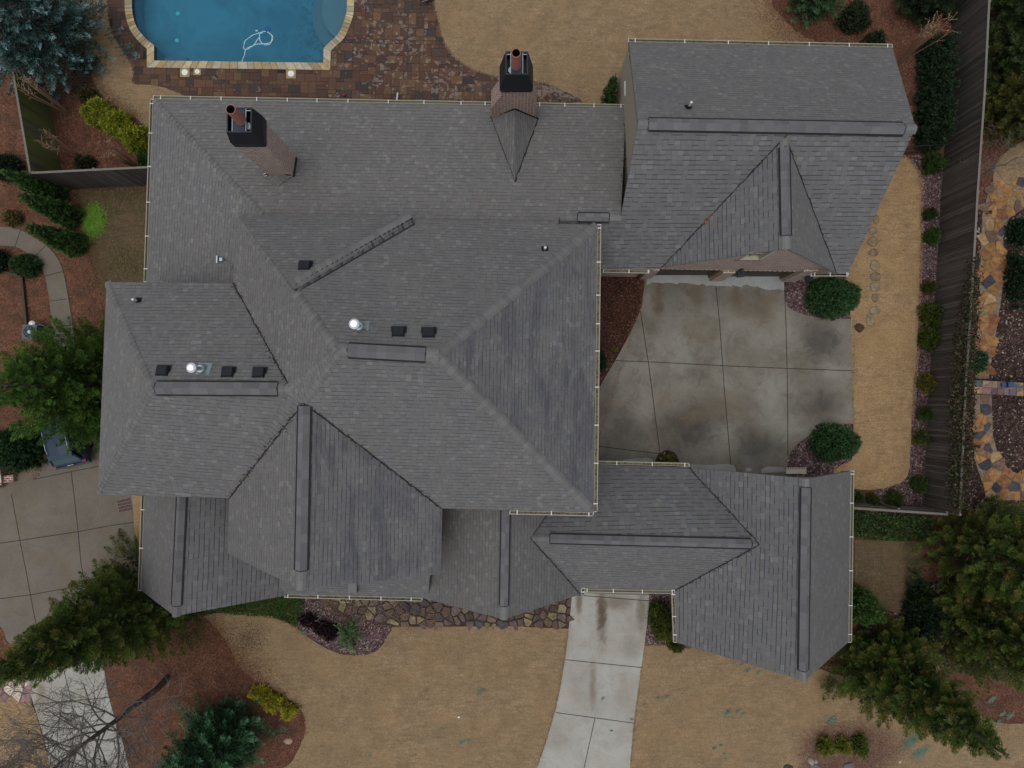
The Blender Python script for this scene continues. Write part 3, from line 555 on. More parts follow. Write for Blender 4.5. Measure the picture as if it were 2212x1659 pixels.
# raised triangular overlay on the north slope
npl = (NW, NE, R2)
up = Vector((0, 0, 1))
t0, t1, t2 = ray_plane(513, 465, *npl)+up*.05, ray_plane(893, 474, *npl)+up*.25, ray_plane(637, 621, *npl)+up*.38
b1, b2 = ray_plane(896, 484, *npl)+up*.01, ray_plane(637, 634, *npl)+up*.01
mb = MB(); mb.face([t0, t2, t1], 0); mb.face([t1, t2, b2, b1], 0); mb.face([t0, t1, b1, ray_plane(513, 467, *npl)], 0); child(mb, 'roof', M['shingle'], house, label='raised triangular roof overlay')
mb = MB()  # flashing tabs and edge lines, darkened to paint the step's shadow line
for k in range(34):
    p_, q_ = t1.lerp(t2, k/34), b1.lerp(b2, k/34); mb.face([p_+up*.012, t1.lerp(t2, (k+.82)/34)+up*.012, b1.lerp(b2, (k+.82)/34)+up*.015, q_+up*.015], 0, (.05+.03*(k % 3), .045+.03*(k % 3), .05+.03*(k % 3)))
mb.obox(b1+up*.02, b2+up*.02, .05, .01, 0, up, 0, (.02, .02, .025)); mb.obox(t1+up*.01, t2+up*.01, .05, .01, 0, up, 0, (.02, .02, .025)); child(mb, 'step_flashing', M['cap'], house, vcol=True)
# rear wing (A)
AN0, AN1, AW1 = V(332, 214, 3.0), V(1352, 233, 3.0), V(317, 640, 3.0)
HT, AE = V(566, 462, 5.6), V(1341, 470, 5.6)
# hip line continues under the upper block
A_ext = HT+(HT-AN0)*.05
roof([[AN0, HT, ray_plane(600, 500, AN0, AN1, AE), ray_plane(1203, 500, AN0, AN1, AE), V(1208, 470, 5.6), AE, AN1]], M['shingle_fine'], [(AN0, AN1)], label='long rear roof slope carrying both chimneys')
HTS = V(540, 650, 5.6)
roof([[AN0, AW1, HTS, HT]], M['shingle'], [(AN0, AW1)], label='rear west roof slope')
# garage block (G) with south slope, north slope and cross gable (H)
GN0, GN1, GR0, GR1 = V(1358, 91, 4.0), V(1928, 103, 4.0), V(1378, 265, 8.6), V(1978, 276, 8.6)
GS1, GS0, FR = V(1833, 589, 3.6), V(1225, 580, 3.6), V(1200, 470, 5.6)
gp = (GR0, GR1, GS1)
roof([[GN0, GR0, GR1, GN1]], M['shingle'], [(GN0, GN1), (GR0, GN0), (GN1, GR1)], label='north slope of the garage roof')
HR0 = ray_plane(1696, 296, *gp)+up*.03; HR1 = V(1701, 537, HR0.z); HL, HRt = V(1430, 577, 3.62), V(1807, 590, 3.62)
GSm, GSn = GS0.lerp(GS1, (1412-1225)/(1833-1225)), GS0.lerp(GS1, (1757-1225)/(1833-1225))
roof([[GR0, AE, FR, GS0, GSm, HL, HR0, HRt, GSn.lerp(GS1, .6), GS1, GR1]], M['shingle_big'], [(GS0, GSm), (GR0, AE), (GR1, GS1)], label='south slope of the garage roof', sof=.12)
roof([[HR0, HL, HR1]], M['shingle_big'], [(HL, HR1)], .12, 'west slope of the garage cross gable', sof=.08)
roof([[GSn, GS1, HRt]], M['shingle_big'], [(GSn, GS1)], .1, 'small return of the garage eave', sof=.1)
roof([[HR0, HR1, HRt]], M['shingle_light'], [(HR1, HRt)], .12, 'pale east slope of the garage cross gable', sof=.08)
# front lower gables and breezeway
ER0, ER1, EW0, EW1, EE0, EE1 = V(391, 1040, 6.7), V(377, 1331, 6.7), V(314, 1040, 3.0), V(306, 1276, 3.0), V(640, 1050, 3.0), V(636, 1283, 3.0)
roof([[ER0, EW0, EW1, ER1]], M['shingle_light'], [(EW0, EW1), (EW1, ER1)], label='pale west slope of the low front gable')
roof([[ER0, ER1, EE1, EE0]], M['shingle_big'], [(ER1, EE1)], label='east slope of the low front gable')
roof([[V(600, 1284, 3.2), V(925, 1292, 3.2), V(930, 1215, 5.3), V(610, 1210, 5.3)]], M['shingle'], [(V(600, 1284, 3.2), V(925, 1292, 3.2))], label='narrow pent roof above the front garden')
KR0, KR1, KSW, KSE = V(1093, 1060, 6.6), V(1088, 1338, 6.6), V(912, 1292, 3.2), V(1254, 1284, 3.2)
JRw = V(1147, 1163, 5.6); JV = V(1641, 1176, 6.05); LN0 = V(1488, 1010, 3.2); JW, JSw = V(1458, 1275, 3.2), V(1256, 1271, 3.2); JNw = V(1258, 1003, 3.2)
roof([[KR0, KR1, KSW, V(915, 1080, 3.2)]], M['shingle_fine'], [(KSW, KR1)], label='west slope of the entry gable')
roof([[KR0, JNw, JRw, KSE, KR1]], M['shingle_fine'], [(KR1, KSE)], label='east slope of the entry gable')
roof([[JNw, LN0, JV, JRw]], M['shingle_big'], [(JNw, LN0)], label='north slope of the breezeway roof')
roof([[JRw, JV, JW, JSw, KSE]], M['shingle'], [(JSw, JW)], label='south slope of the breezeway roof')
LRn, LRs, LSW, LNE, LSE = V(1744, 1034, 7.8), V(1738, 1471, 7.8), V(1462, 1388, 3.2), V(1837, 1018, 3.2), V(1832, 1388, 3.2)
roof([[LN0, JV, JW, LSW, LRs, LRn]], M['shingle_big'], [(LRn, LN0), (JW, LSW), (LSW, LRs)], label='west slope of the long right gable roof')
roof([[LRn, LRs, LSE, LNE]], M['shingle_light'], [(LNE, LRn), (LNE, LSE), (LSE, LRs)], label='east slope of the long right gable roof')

# walls (under the eaves)
def wall(poly, z1, mat='brick', inset=.4, z0=0, lab=None):
    P = [Vector((p.x, p.y)) for p in poly]; n = len(P); out = []
    area = sum(P[i].x*P[(i+1) % n].y-P[(i+1) % n].x*P[i].y for i in range(n)); s = 1 if area > 0 else -1
    for i in range(n):
        a, b, c = P[i-1], P[i], P[(i+1) % n]; d1 = (b-a).normalized(); d2 = (c-b).normalized()
        n1 = Vector((-d1.y, d1.x))*s; n2 = Vector((-d2.y, d2.x))*s; k = n1+n2; k = k/max(.3, k.dot(n1)); out.append(b+k*inset)
    mb = MB()
    for i in range(n):
        a, b = out[i], out[(i+1) % n]; q = [(a.x, a.y, z0), (b.x, b.y, z0), (b.x, b.y, z1), (a.x, a.y, z1)]
        mb.face(q if s > 0 else q[::-1], 0)
    return child(mb, 'wall', M[mat], house, label=lab)
wall([NW, VSt, V(505, 640, Z7), V(660, 1090, Z7), S1, SE, NE], Z7-.2, 'brick', .45)
wall([BNW, BSW, V(640, 1080, Z7), V(640, 618, Z7)], Z7-.2, 'brick', .45)
wall([BSE, DW+Vector((0, .4, 0)), DE+Vector((0, .4, 0)), S1], Z7-.2, 'brick', .35)
wall([AN0, AW1, V(1300, 650, 3), AN1], 2.85, 'brick', .4)
wall([EW0, EW1+Vector((0, .3, 0)), EE1+Vector((0, .3, 0)), EE0], 2.85, 'brick', .35)
wall([V(600, 1250, 3.2), V(925, 1255, 3.2), V(925, 1150, 3.2), V(600, 1150, 3.2)], 3.0, 'brick', .1)
wall([KR0, V(915, 1080, 3.2), KSW+Vector((0, .4, 0)), KSE+Vector((-.2, .5, 0)), V(1225, 1080, 3.2)], 3.0, 'brick', .35)
wall([V(1475, 1000, 3.2)+Vector((0, -.9, 0)), LSW+Vector((0, .35, 0)), LSE+Vector((0, .35, 0)), LNE+Vector((0, -.35, 0))], 3.0, 'brick', .3)
# gable triangles
def gable(a, b, apex, off, mat='brick', dz=.2, lab=None):
    o = Vector(off); mb = MB(); mb.face([Vector((a.x, a.y, a.z-dz-.2))+o, Vector((b.x, b.y, b.z-dz-.2))+o, apex+o+Vector((0, 0, -dz))], 0)
    return child(mb, 'wall', M[mat], house, label=lab)
gable(EW1, EE1, ER1, (0, .35, 0)); gable(DW, DE, DS, (0, .4, 0)); gable(KSW, KSE, KR1, (0, .4, 0)); gable(LSW, LSE, LRs, (0, .35, 0)); gable(LNE, LN0, LRn, (0, -.35, 0), 'stucco')
# breezeway piers and garage walls
for x0_, x1_ in ((3.4, 3.9), (7.4, 8.2)):
    for y0_, y1_ in ((-3.9, -3.4), (-8.6, -8.1)): mb = MB(); mb.box(x0_, y0_, 0, x1_, y1_, 3.1); child(mb, 'pier', M['brick_pale'], house)
# garage: west gable wall (pale) , east, north
def wpoly(pts, mat, lab=None):
    mb = MB(); mb.face(pts, 0); return child(mb, 'wall', M[mat], house, label=lab)
wx = 5.36
wpoly([Vector((wx+.05, GN0.y-.35, 0)), Vector((wx+.05, GN0.y-.35, 4.0)), Vector((wx-.05, GR0.y, 8.45)), Vector((wx-.1, AE.y, 5.45)), Vector((wx-.1, AE.y, 0))], 'stucco', 'beige wall face beside the rear roof')
wpoly([Vector((GN1.x-.4, GN1.y-.4, 0)), Vector((GN1.x-.4, GN1.y-.4, 3.9)), Vector((GR1.x-.4, GR1.y, 8.3)), Vector((GS1.x-.4, GS1.y+.3, 3.5)), Vector((GS1.x-.4, GS1.y+.3, 0))], 'brick')
wpoly([Vector((GN0.x+.1, GN0.y-.4, 0)), Vector((GN1.x-.4, GN1.y-.4, 0)), Vector((GN1.x-.4, GN1.y-.4, 3.9)), Vector((GN0.x+.1, GN0.y-.4, 3.9))], 'brick')
# small pale pilaster where the rear gutter meets the garage wall
mb = MB(); a = V(1344, 215, 2); mb.box(a.x-.05, a.y-.35, 0, wx+.05, a.y+.25, 3.4); child(mb, 'pilaster', M['stucco'], house)
mb = MB(); mb.box(a.x-.1, a.y-.4, 3.4, wx+.02, a.y+.3, 3.5); child(mb, 'pilaster_cap', M['white'], house)
# garage front wall with two door openings
Y = 6.42; slope_y = lambda x: Y-(x-7)*.018      # the wall runs square with the house
d1, d2 = (7.15, 10.17), (10.82, 13.85); zd = 2.62
mb = MB()
def wf(x0_, x1_, z0_, z1_):
    mb.face([(x0_, slope_y(x0_), z0_), (x1_, slope_y(x1_), z0_), (x1_, slope_y(x1_), z1_), (x0_, slope_y(x0_), z1_)], 0)
wf(3.2, d1[0], 0, 3.45); wf(d1[0], d1[1], zd, 3.45); wf(d1[1], d2[0], 0, 3.45); wf(d2[0], d2[1], zd, 3.45); wf(d2[1], GS1.x-.35, 0, 3.45)
# triangle above, with a hole for the window
hx0, hx1, hz0, hz1 = 10.15, 10.98, 5.55, 7.05
def rk(x): return 3.45+(HR1.z-3.55)*((x-HL.x)/(HR1.x-HL.x) if x < HR1.x else (HRt.x-x)/(HRt.x-HR1.x))
Pw = lambda x, z: (x, slope_y(x), z)
mb.face([Pw(HL.x, 3.45), Pw(hx0, 3.45), Pw(hx0, rk(hx0))], 0); mb.face([Pw(hx0, 3.45), Pw(hx1, 3.45), Pw(hx1, hz0), Pw(hx0, hz0)], 0)
mb.face([Pw(hx1, 3.45), Pw(HRt.x, 3.45), Pw(HR1.x, rk(HR1.x)), Pw(hx1, rk(hx1))], 0)
zt = min(rk(hx0), hz1)
child(mb, 'wall', M['brick_pale'], house, label='pinkish brick garage front wall under the cross gable')
# window in the gable
wn_ = empty('window', (0, 0, 0)); bpy.data.objects.remove(wn_)
mb = MB(); yy = slope_y(10.5)+.14; mb.face([(hx0, yy, hz0), (hx1, yy, hz0), (hx1, yy, rk(hx1)-.1), (hx0, yy, rk(hx0)-.1)], 0); win = child(mb, 'window', M['glass'], house, label='cream framed window in the garage gable')
mb = MB(); yf = slope_y(10.5)-.05
mb.box(hx0-.05, yf, hz0-.12, hx1+.05, yy, hz0+.03); mb.box(hx1-.02, yf, hz0+.03, hx1+.1, yy, rk(hx1)-.15); mb.box(hx0-.05, yf, hz0+.03, hx0+.03, yy, rk(hx0)-.1); mb.box((hx0+hx1)/2-.02, yy-.05, hz0+.03, (hx0+hx1)/2+.02, yy-.01, rk(10.3)-.1); mb.box(hx0+.03, yy-.05, 6.2, hx1-.02, yy-.015, 6.25)
child(mb, 'frame', M['trim'], win)
mb = MB()
for k in range(12): mb.box(hx0-.15+k*.095, yf+.01, hz0-.36, hx0-.15+k*.095+.07, yf+.06, hz0-.13, 0, col=(.24, .11, .08) if k % 2 else (.30, .17, .12))
child(mb, 'window_sill', M['stone'], win, vcol=True)
# lintel course: pale dashes
mb = MB()
for k in range(29):
    x = 7.2+k*.235
    if d1[0] < x < d2[1]: mb.box(x, slope_y(x)-.035, zd-.02, x+.17, slope_y(x)+.02, zd+.05, 0)
child(mb, 'lintel', M['stucco'], house)
for (a_, b_) in (d1, d2):
    yd = slope_y(a_)+.12; mb = MB(); mb.box(a_, yd, 0.02, b_, yd+.06, zd); dr = child(mb, 'garage_door', M['door'], house)
    mb = MB()
    for k in range(4): mb.box(a_+.1, yd-.025, .1+k*.6, b_-.1, yd-.002, .56+k*.6)
    child(mb, 'panel', M['door'], dr)
    mb = MB(); mb.box(a_-.002, slope_y(a_)+.01, 0, a_+.07, yd, zd); mb.box(b_-.07, slope_y(b_)+.01, 0, b_+.002, yd, zd); mb.box(a_+.07, slope_y(a_)+.01, zd-.05, b_-.07, yd, zd); child(mb, 'jamb', plain('brown_trim', (.16, .115, .07), .6), dr)
for q_ in ((d1[1]+.02, slope_y(10.4)-.16, d2[0]-.02, slope_y(10.4)+.01, zd-.04), (d2[1]+.02, slope_y(14)-.13, d2[1]+.75, slope_y(14)+.01, 3.2), (d1[0]-.55, slope_y(7)-.1, d1[0]-.02, slope_y(7)+.01, zd-.04)):
    mb = MB(); mb.box(q_[0], q_[1], 0, q_[2], q_[3], q_[4]); child(mb, 'pilaster', M['brick_pale'], house)
for lx, lz in ((10.98, 2.75), (14.55, 2.0)):
    mb = MB(); y_ = slope_y(lx); mb.box(lx-.11, y_-.34, lz-.25, lx+.11, y_-.12, lz+.12); mb.box(lx-.15, y_-.38, lz+.12, lx+.15, y_-.08, lz+.16); mb.tube([(lx, y_-.23, lz+.16), (lx, y_-.23, lz+.26), (lx, y_, lz+.28)], .022, 6); mb.box(lx-.08, y_-.05, lz, lx+.08, y_+.02, lz+.35)
    child(mb, 'lantern', M['slate_metal'], house)
# window unit in the north gable of the right block
mb = MB(); c0, c1 = V(1701, 1020, 1.3), V(1745, 1024, 1.3); yb = c0.y+.12; ye = LNE.y-.62
mb.box(c0.x, yb-.22, 1.0, c1.x, yb, 1.12)
for k in range(9): mb.box(c0.x+.03+k*.115, yb, 1.0, c0.x+.09+k*.115, yb+.1, 1.1)
child(mb, 'window_sill', M['trim'], house)

# gutters with hangers
def gutter(p0, p1, hang, inner=None, leaf=False, w=.165, side=None):
    a, b = p0+up*.0, p1+up*.0; d = (b-a).normalized(); nrm = Vector((-d.y, d.x, 0)) if side is None else Vector(side)
    mb = MB(); o0 = .01
    mid = w/2+o0
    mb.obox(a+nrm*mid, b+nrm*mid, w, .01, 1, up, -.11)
    mb.obox(a+nrm*(o0+.012), b+nrm*(o0+.012), .024, .12, 0, up, -.11); mb.obox(a+nrm*(w+o0-.022), b+nrm*(w+o0-.022), .044, .13, 0, up, -.11)
    L = (b-a).length
    for e_ in (a, b): mb.obox(e_-d*.012+nrm*o0, e_-d*.012+nrm*(w+o0), .024, .13, 2, up, -.11)
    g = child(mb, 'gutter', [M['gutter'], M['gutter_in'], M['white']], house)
    for t in hang:
        p = a.lerp(b, t); mb = MB(); mb.obox(p+nrm*(-.01), p+nrm*(w+.01), .045, .02, 0, up, .012); child(mb, 'hanger', M['white'], g)
    if leaf:
        mb = MB(); rl = random.Random(4)
        for k in range(int(L*14)):
            p = a.lerp(b, rl.random())+nrm*(o0+.03+rl.random()*.09)+up*(-.085+rl.random()*.05); s_ = rl.uniform(.02, .05); an = rl.uniform(0, 6); c = rl.choice([(.12, .05, .025), (.10, .06, .03), (.05, .035, .025), (.16, .13, .09)])
            mb.face([p+Vector((math.cos(an+q)*s_, math.sin(an+q)*s_, rl.uniform(0, .02))) for q in (0, 1.6, 3.1, 4.7)], 0, c)
        child(mb, 'leaf_debris', M['leaf'], g, vcol=True, kind='stuff')
def hx(px0, px1, lst): return [(p-px0)/(px1-px0) for p in lst]
gz = 0
gutter(AN0, AN1, [.015]+hx(332, 1352, [412, 478, 555, 621, 685, 752, 839, 916, 996, 1048, 1166, 1220, 1283, 1341]), side=(0, 1, 0))
gutter(AW1.lerp(AN0, .075), AN0, hx(607, 214, [580, 510, 437, 360, 288, 224]), side=(-1, 0, 0))
gutter(GN0, GN1, hx(1358, 1928, [1372, 1479, 1573, 1660, 1748, 1834, 1917]), side=(0, 1, 0), leaf=True)
gutter(NE, SE, hx(486, 1107, [493, 567, 639, 701, 760, 838, 920, 1002, 1089]), side=(1, 0, 0), leaf=True)
gutter(S1.lerp(SE, .45), SE, hx(1102, 1282, [1117, 1191, 1272]), side=(0, -1, 0), leaf=True)
gutter(GS0.lerp(GS1, .13), V(1403, 583, 3.6), [.55, .97], side=(0, -1, 0), leaf=True)
gutter(V(1753, 589, 3.6), GS1, [.08, .5, .95], side=(0, -1, 0), leaf=True)
gutter(V(1288, 1003, 3.2), V(1489, 1008, 3.2), [.22, .6, .95], side=(0, 1, 0), leaf=True)
gutter(LNE, LSE, hx(1018, 1388, [1024, 1087, 1160, 1233, 1308, 1370]), side=(1, 0, 0))
gutter(JSw, JW, [.06, .34, .65, .97], side=(0, -1, 0)); gutter(JSw, V(1255, 1286, 3.2), [.5], side=(1, 0, 0)); gutter(JW, LSW, [.08, .5, .85], side=(-1, 0, 0), leaf=True)
gutter(V(616, 1283, 3.2), V(912, 1291, 3.2), [.02, .24, .47, .7, .92], side=(0, -1, 0), leaf=True)
gutter(EW0, EW1, hx(1040, 1276, [1101, 1184]), side=(-1, 0, 0))
mb = MB(); mb.tube([V(1401, 585, 3.5), V(1398, 588, 3.0)+Vector((0, .1, 0)), Vector((6.45, 6.38, 2.6)), Vector((6.45, 6.38, 0))], .05, 6); child(mb, 'downspout', M['slate_metal'], house)
mb = MB(); c = V(1764, 592, 3.4); mb.tube([c, c+Vector((0, .2, -.5)), Vector((c.x, 6.3, 0))], .05, 6); child(mb, 'downspout', M['slate_metal'], house)
mb = MB(); c = V(857, 209, .35); mb.tube([c+Vector((0, -.2, .0)), c+Vector((0, .12, -.2)), c+Vector((0, .3, -.3))], .05, 6); child(mb, 'downspout', M['white'], house)

# ridge vents, hip caps, valleys
def upn(a, b, lift=.0): return up
def ridge_vent(a, b, w=.26, drop=.16):
    a, b = a+up*.08, b+up*.08; d = (b-a).normalized(); sdv = d.cross(up).normalized(); mb = MB(); L = (b-a).length; n = max(1, int(L/.33)); rr = random.Random(int(L*100))
    for s in (-1, 1):
        e0 = sdv*s*w-up*drop
        for k in range(n):
            p, q = a.lerp(b, k/n), a.lerp(b, (k+1)/n); c = rr.uniform(.84, 1.16); cc = (.124*c, .122*c, .126*c*rr.uniform(.97, 1.05))
            mb.face([p, q, q+e0, p+e0] if s > 0 else [p, p+e0, q+e0, q], 0, cc)
        o = sdv*s*.06; dn = -up*.07  # black side ledges: vent slots that also paint the shadow gap
        q_ = -up*.012; mb.face([a+e0, b+e0, b+e0+q_, a+e0+q_], 1); mb.face([a+e0+q_-o*.3, b+e0+q_-o*.3, b+e0+o+q_*2, a+e0+o+q_*2], 1); mb.face([a+e0+o+q_*2, b+e0+o+q_*2, b+e0+o+dn, a+e0+o+dn], 1)
    for e_, q in ((a-d*.03, -1), (b+d*.03, 1)):
        mb.face([e_+d*.03*-q, e_+d*.03*-q+sdv*w-up*(drop+.003), e_+sdv*w-up*(drop+.02), e_-up*.02, e_-sdv*w-up*(drop+.02), e_+d*.03*-q-sdv*w-up*(drop+.003)], 1)
        mb.face([e_, e_+sdv*w-up*drop, e_+sdv*w-up*(drop+.07), e_-up*.1, e_-sdv*w-up*(drop+.07), e_-sdv*w-up*drop], 1)
    child(mb, 'ridge_vent', [M['cap'], M['darkslot']], house, vcol=True)
def on(a, b, t0, t1): return a.lerp(b, t0), a.lerp(b, t1)
def tpx(a, b, px0, px1, p, q): return on(a, b, (p-px0)/(px1-px0), (q-px0)/(px1-px0))
ridge_vent(*tpx(R1, R2, 727, 945, 751, 918), .24, .19); ridge_vent(*tpx(BR, VB, 330, 628, 335, 598), .24, .17); ridge_vent(*tpx(DT, DS, 870, 1273, 877, 1233), .22, .17)
ridge_vent(*tpx(ER0, ER1, 1040, 1331, 1070, 1309), .19, .2); ridge_vent(*tpx(KR0, KR1, 1060, 1338, 1080, 1309), .17, .12); ridge_vent(*tpx(JRw, JV, 1147, 1641, 1189, 1624), .19, .16)
ridge_vent(*tpx(LRn, LRs, 1034, 1471, 1054, 1450), .19, .2); ridge_vent(*tpx(GR0, GR1, 1378, 1978, 1402, 1955), .24, .2); ridge_vent(*tpx(HR0, HR1, 296, 537, 318, 508), .19, .18)
rf0 = V(1248, 469, 5.6); ridge_vent(rf0, V(1315, 470, 5.6), .18, .06)
def hipcap(a, b, w=.17, drop=.09, seg=.24, fa=(.143, .143, .142)):
    a, b = a+up*.02, b+up*.02; d = (b-a).normalized(); s_ = d.cross(up).normalized(); L = (b-a).length; n = max(1, int(L/seg)); mb = MB(); rr = random.Random(int(L*37))
    for k in range(n):
        p, q = a.lerp(b, k/n), a.lerp(b, (k+1.12)/n); q = q+up*.022; c = rr.uniform(.86, 1.14); cc = tuple(x*c for x in fa); wv = w*rr.uniform(.92, 1.08)
        for s in (-1, 1):
            e_ = s_*s*wv-up*drop; m1 = s_*s*wv*.45-up*drop*.25
            mb.face([p, q, q+m1, p+m1], 0, cc); mb.face([p+m1, q+m1, q+e_, p+e_], 0, cc)
            mb.face([q, q-up*.03, q+e_-up*.03, q+e_], 0, tuple(x*.5 for x in cc))
    child(mb, 'hip_cap', M['cap'], house, vcol=True)
hipcap(NE, R2, .2, .13); hipcap(SE, R2, .2, .13); hipcap(NW, R1, .18, .12); hipcap(VB, R1, .18, .12); hipcap(DT, R1.lerp(R2, .03), .18, .12); hipcap(BSW, BR, .15, .11); hipcap(BNW, BR, .15, .11)
hipcap(V(889, 467, t1.z), V(630, 615, t2.z), .2, .1); hipcap(AN0, HT, .12, .05, .24, (.130, .130, .130)); hipcap(R1, R1.lerp(R2, .12), .22, .14); hipcap(R1.lerp(R2, .87), R2, .22, .14)
hipcap(BR.lerp(VB, .89), VB, .22, .14); hipcap(HR0, HR0.lerp(HR1, .1), .18, .14); hipcap(HR0.lerp(HR1, .88), HR1, .18, .14); hipcap(LRn, LRn.lerp(LRs, .05), .18, .18); hipcap(LRn.lerp(LRs, .95), LRs, .18, .18)
hipcap(GR0, GR0.lerp(GR1, .04), .22, .18); hipcap(GR0.lerp(GR1, .96), GR1, .22, .18); hipcap(ER1.lerp(ER0, .07), ER1, .18, .2); hipcap(KR1.lerp(KR0, .1), KR1, .16, .12); hipcap(JRw, JRw.lerp(JV, .085), .18, .14); hipcap(DS.lerp(DT, .1), DS, .2, .15)
hipcap(V(1210, 471, 5.6), V(1248, 470, 5.6), .15, .06); hipcap(V(1315, 470, 5.6), AE, .15, .06)
def valley(a, b, w=.05, h=.03):
    mb = MB(); n = max(2, int((b-a).length/.25)); rr = random.Random(n)
    for k in range(n):
        p, q = a.lerp(b, k/n)+up*h, a.lerp(b, (k+1)/n)+up*h; j = Vector((rr.uniform(-.02, .02), rr.uniform(-.02, .02), 0)); mb.obox(p+j, q+j, w*rr.uniform(.5, 1.2), .006)
    child(mb, 'valley', M['darkslot'], house)
valley(S1, DT, .06); valley(BSE, DT.lerp(BSE, .03), .06); valley(VSt, VB, .06); valley(LN0, JV, .05); valley(JW, JV, .06); valley(KSE, JRw, .05); valley(HL, HR0, .05); valley(HRt, HR0, .05); valley(JNw, JRw, .03)

def debris(a, b, n_, cols, sp, seed):
    rd = random.Random(seed); mb = MB()
    for k in range(n_):
        p = a.lerp(b, rd.random())+Vector((rd.gauss(0, sp), rd.gauss(0, sp), .05+rd.random()*.03)); s_ = rd.uniform(.02, .055); an = rd.uniform(0, 6)
        mb.face([p+Vector((math.cos(an+q)*s_, math.sin(an+q)*s_*.6, rd.uniform(0, .015))) for q in (0, 1.6, 3.1, 4.7)], 0, rd.choice(cols))
    child(mb, 'leaf_debris', M['leaf'], house, vcol=True, kind='stuff')
rl_ = [(.28, .12, .05), (.2, .08, .04), (.12, .07, .04)]; dk_ = [(.04, .035, .03), (.07, .055, .04), (.10, .07, .05), (.03, .03, .03)]
debris(HL.lerp(HR0, .36), HL.lerp(HR0, .42), 40, rl_, .05, 1); debris(HL, HR0, 60, dk_, .05, 2); debris(S1, DT, 130, dk_, .06, 3); debris(BSE, DT, 150, dk_, .08, 4); debris(VSt, VB, 130, dk_, .08, 5); debris(JW, JV, 50, dk_, .05, 6); debris(LN0, JV, 50, dk_, .05, 7)
debris(AE, V(1352, 240, 3.1), 60, dk_, .06, 8)
# roof box vents, pipes and other fittings
def roof_box(px, py, pl, yaw=0):
    c = ray_plane(px, py, *pl); n_ = (pl[1]-pl[0]).cross(pl[2]-pl[0]).normalized(); n_ = n_ if n_.z > 0 else -n_
    M_ = Matrix.Translation(c)@Vector((0, 0, 1)).rotation_difference(lerp(n_, up, .45).normalized()).to_matrix().to_4x4()@Matrix.Rotation(R(yaw), 4, 'Z')
    mb = MB(); s_ = .235; mb.box(-s_-.05, -s_-.05, -.03, s_+.05, s_+.05, .0, 0, M_)
    b_ = [(-s_, -s_*.9, -.05), (s_, -s_*.9, -.05), (s_, s_*.9, -.05), (-s_, s_*.9, -.05)]; t_ = [(-s_*.82, -s_*.7, .19), (s_*.82, -s_*.7, .19), (s_*.82, s_*.7, .19), (-s_*.82, s_*.7, .19)]; m_ = [(-s_*.98, -s_*.88, .12), (s_*.98, -s_*.88, .12), (s_*.98, s_*.88, .12), (-s_*.98, s_*.88, .12)]
    T_ = lambda p: M_@Vector(p)
    for lo, hi in ((b_, m_), (m_, t_)):
        for i in range(4): mb.face([T_(lo[i]), T_(lo[(i+1) % 4]), T_(hi[(i+1) % 4]), T_(hi[i])], 0)
    mb.face([T_(p) for p in t_], 0); o = child(mb, 'roof_vent', M['black'], house)
    mb = MB(); mb.box(-s_*.9, -s_*.93, .06, s_*.9, -s_*.9, .09, 0, M_); child(mb, 'edge_strip', M['steel'], o)
cn = (NW, NE, R2); bn = (BNW, BR, VB)
for p in ((659, 576), (861, 719), (926, 721)): roof_box(*p, cn if p[0] > 700 else (t0, t1, t2))
for p in ((352, 803), (493, 806), (560, 807)): roof_box(*p, bn)
def big_pipe(px, py, pl, h=.95):
    c = ray_plane(px, py, *pl); mb = MB(); mb.tube([c-up*.1, c+up*h], .085, 14); o = child(mb, 'vent_pipe', M['steel'], house)
    mb = MB(); mb.tube([c+up*(h*.25), c+up*(h*.25+.05)], [.18, .14], 14); mb.tube([c-up*.05, c+up*.12], [.2, .1], 14); child(mb, 'collar', M['steel'], o)
    mb = MB(); mb.tube([c+up*h, c+up*(h+.03), c+up*(h+.16), c+up*(h+.22)], [.12, .19, .19, .12], 18); child(mb, 'pipe_cap', M['cap_white'], o)
    n_ = (pl[1]-pl[0]).cross(pl[2]-pl[0]).normalized(); n_ = n_ if n_.z > 0 else -n_
    M_ = Matrix.Translation(c+n_*.012)@up.rotation_difference(n_).to_matrix().to_4x4(); mb = MB(); mb.box(-.22, -.3, 0, .32, .28, .01, 0, M_); child(mb, 'flashing', M['steel'], o)
big_pipe(778, 706, cn); big_pipe(438, 797, bn)
def small_pipe(px, py, pl, h=.3, d=(0, 0)):
    c = ray_plane(px, py, *pl); n_ = (pl[1]-pl[0]).cross(pl[2]-pl[0]).normalized(); n_ = n_ if n_.z > 0 else -n_
    M_ = Matrix.Translation(c+n_*.012)@up.rotation_difference(n_).to_matrix().to_4x4(); mb = MB(); mb.box(-.14, -.10, 0, .14, .18, .012, 0, M_); mb.tube([c-up*.05, c+up*h*.55], [.13, .075], 12); o = child(mb, 'vent_pipe', M['black'], house)
    mb = MB(); mb.tube([c+up*h*.5, c+up*(h+.15)], .05, 12); child(mb, 'pipe_end', M['white'], o)
small_pipe(1487, 232, (GN0, GN1, GR1), .42); small_pipe(298, 650, bn, .32); small_pipe(1177, 539, cn, .3)
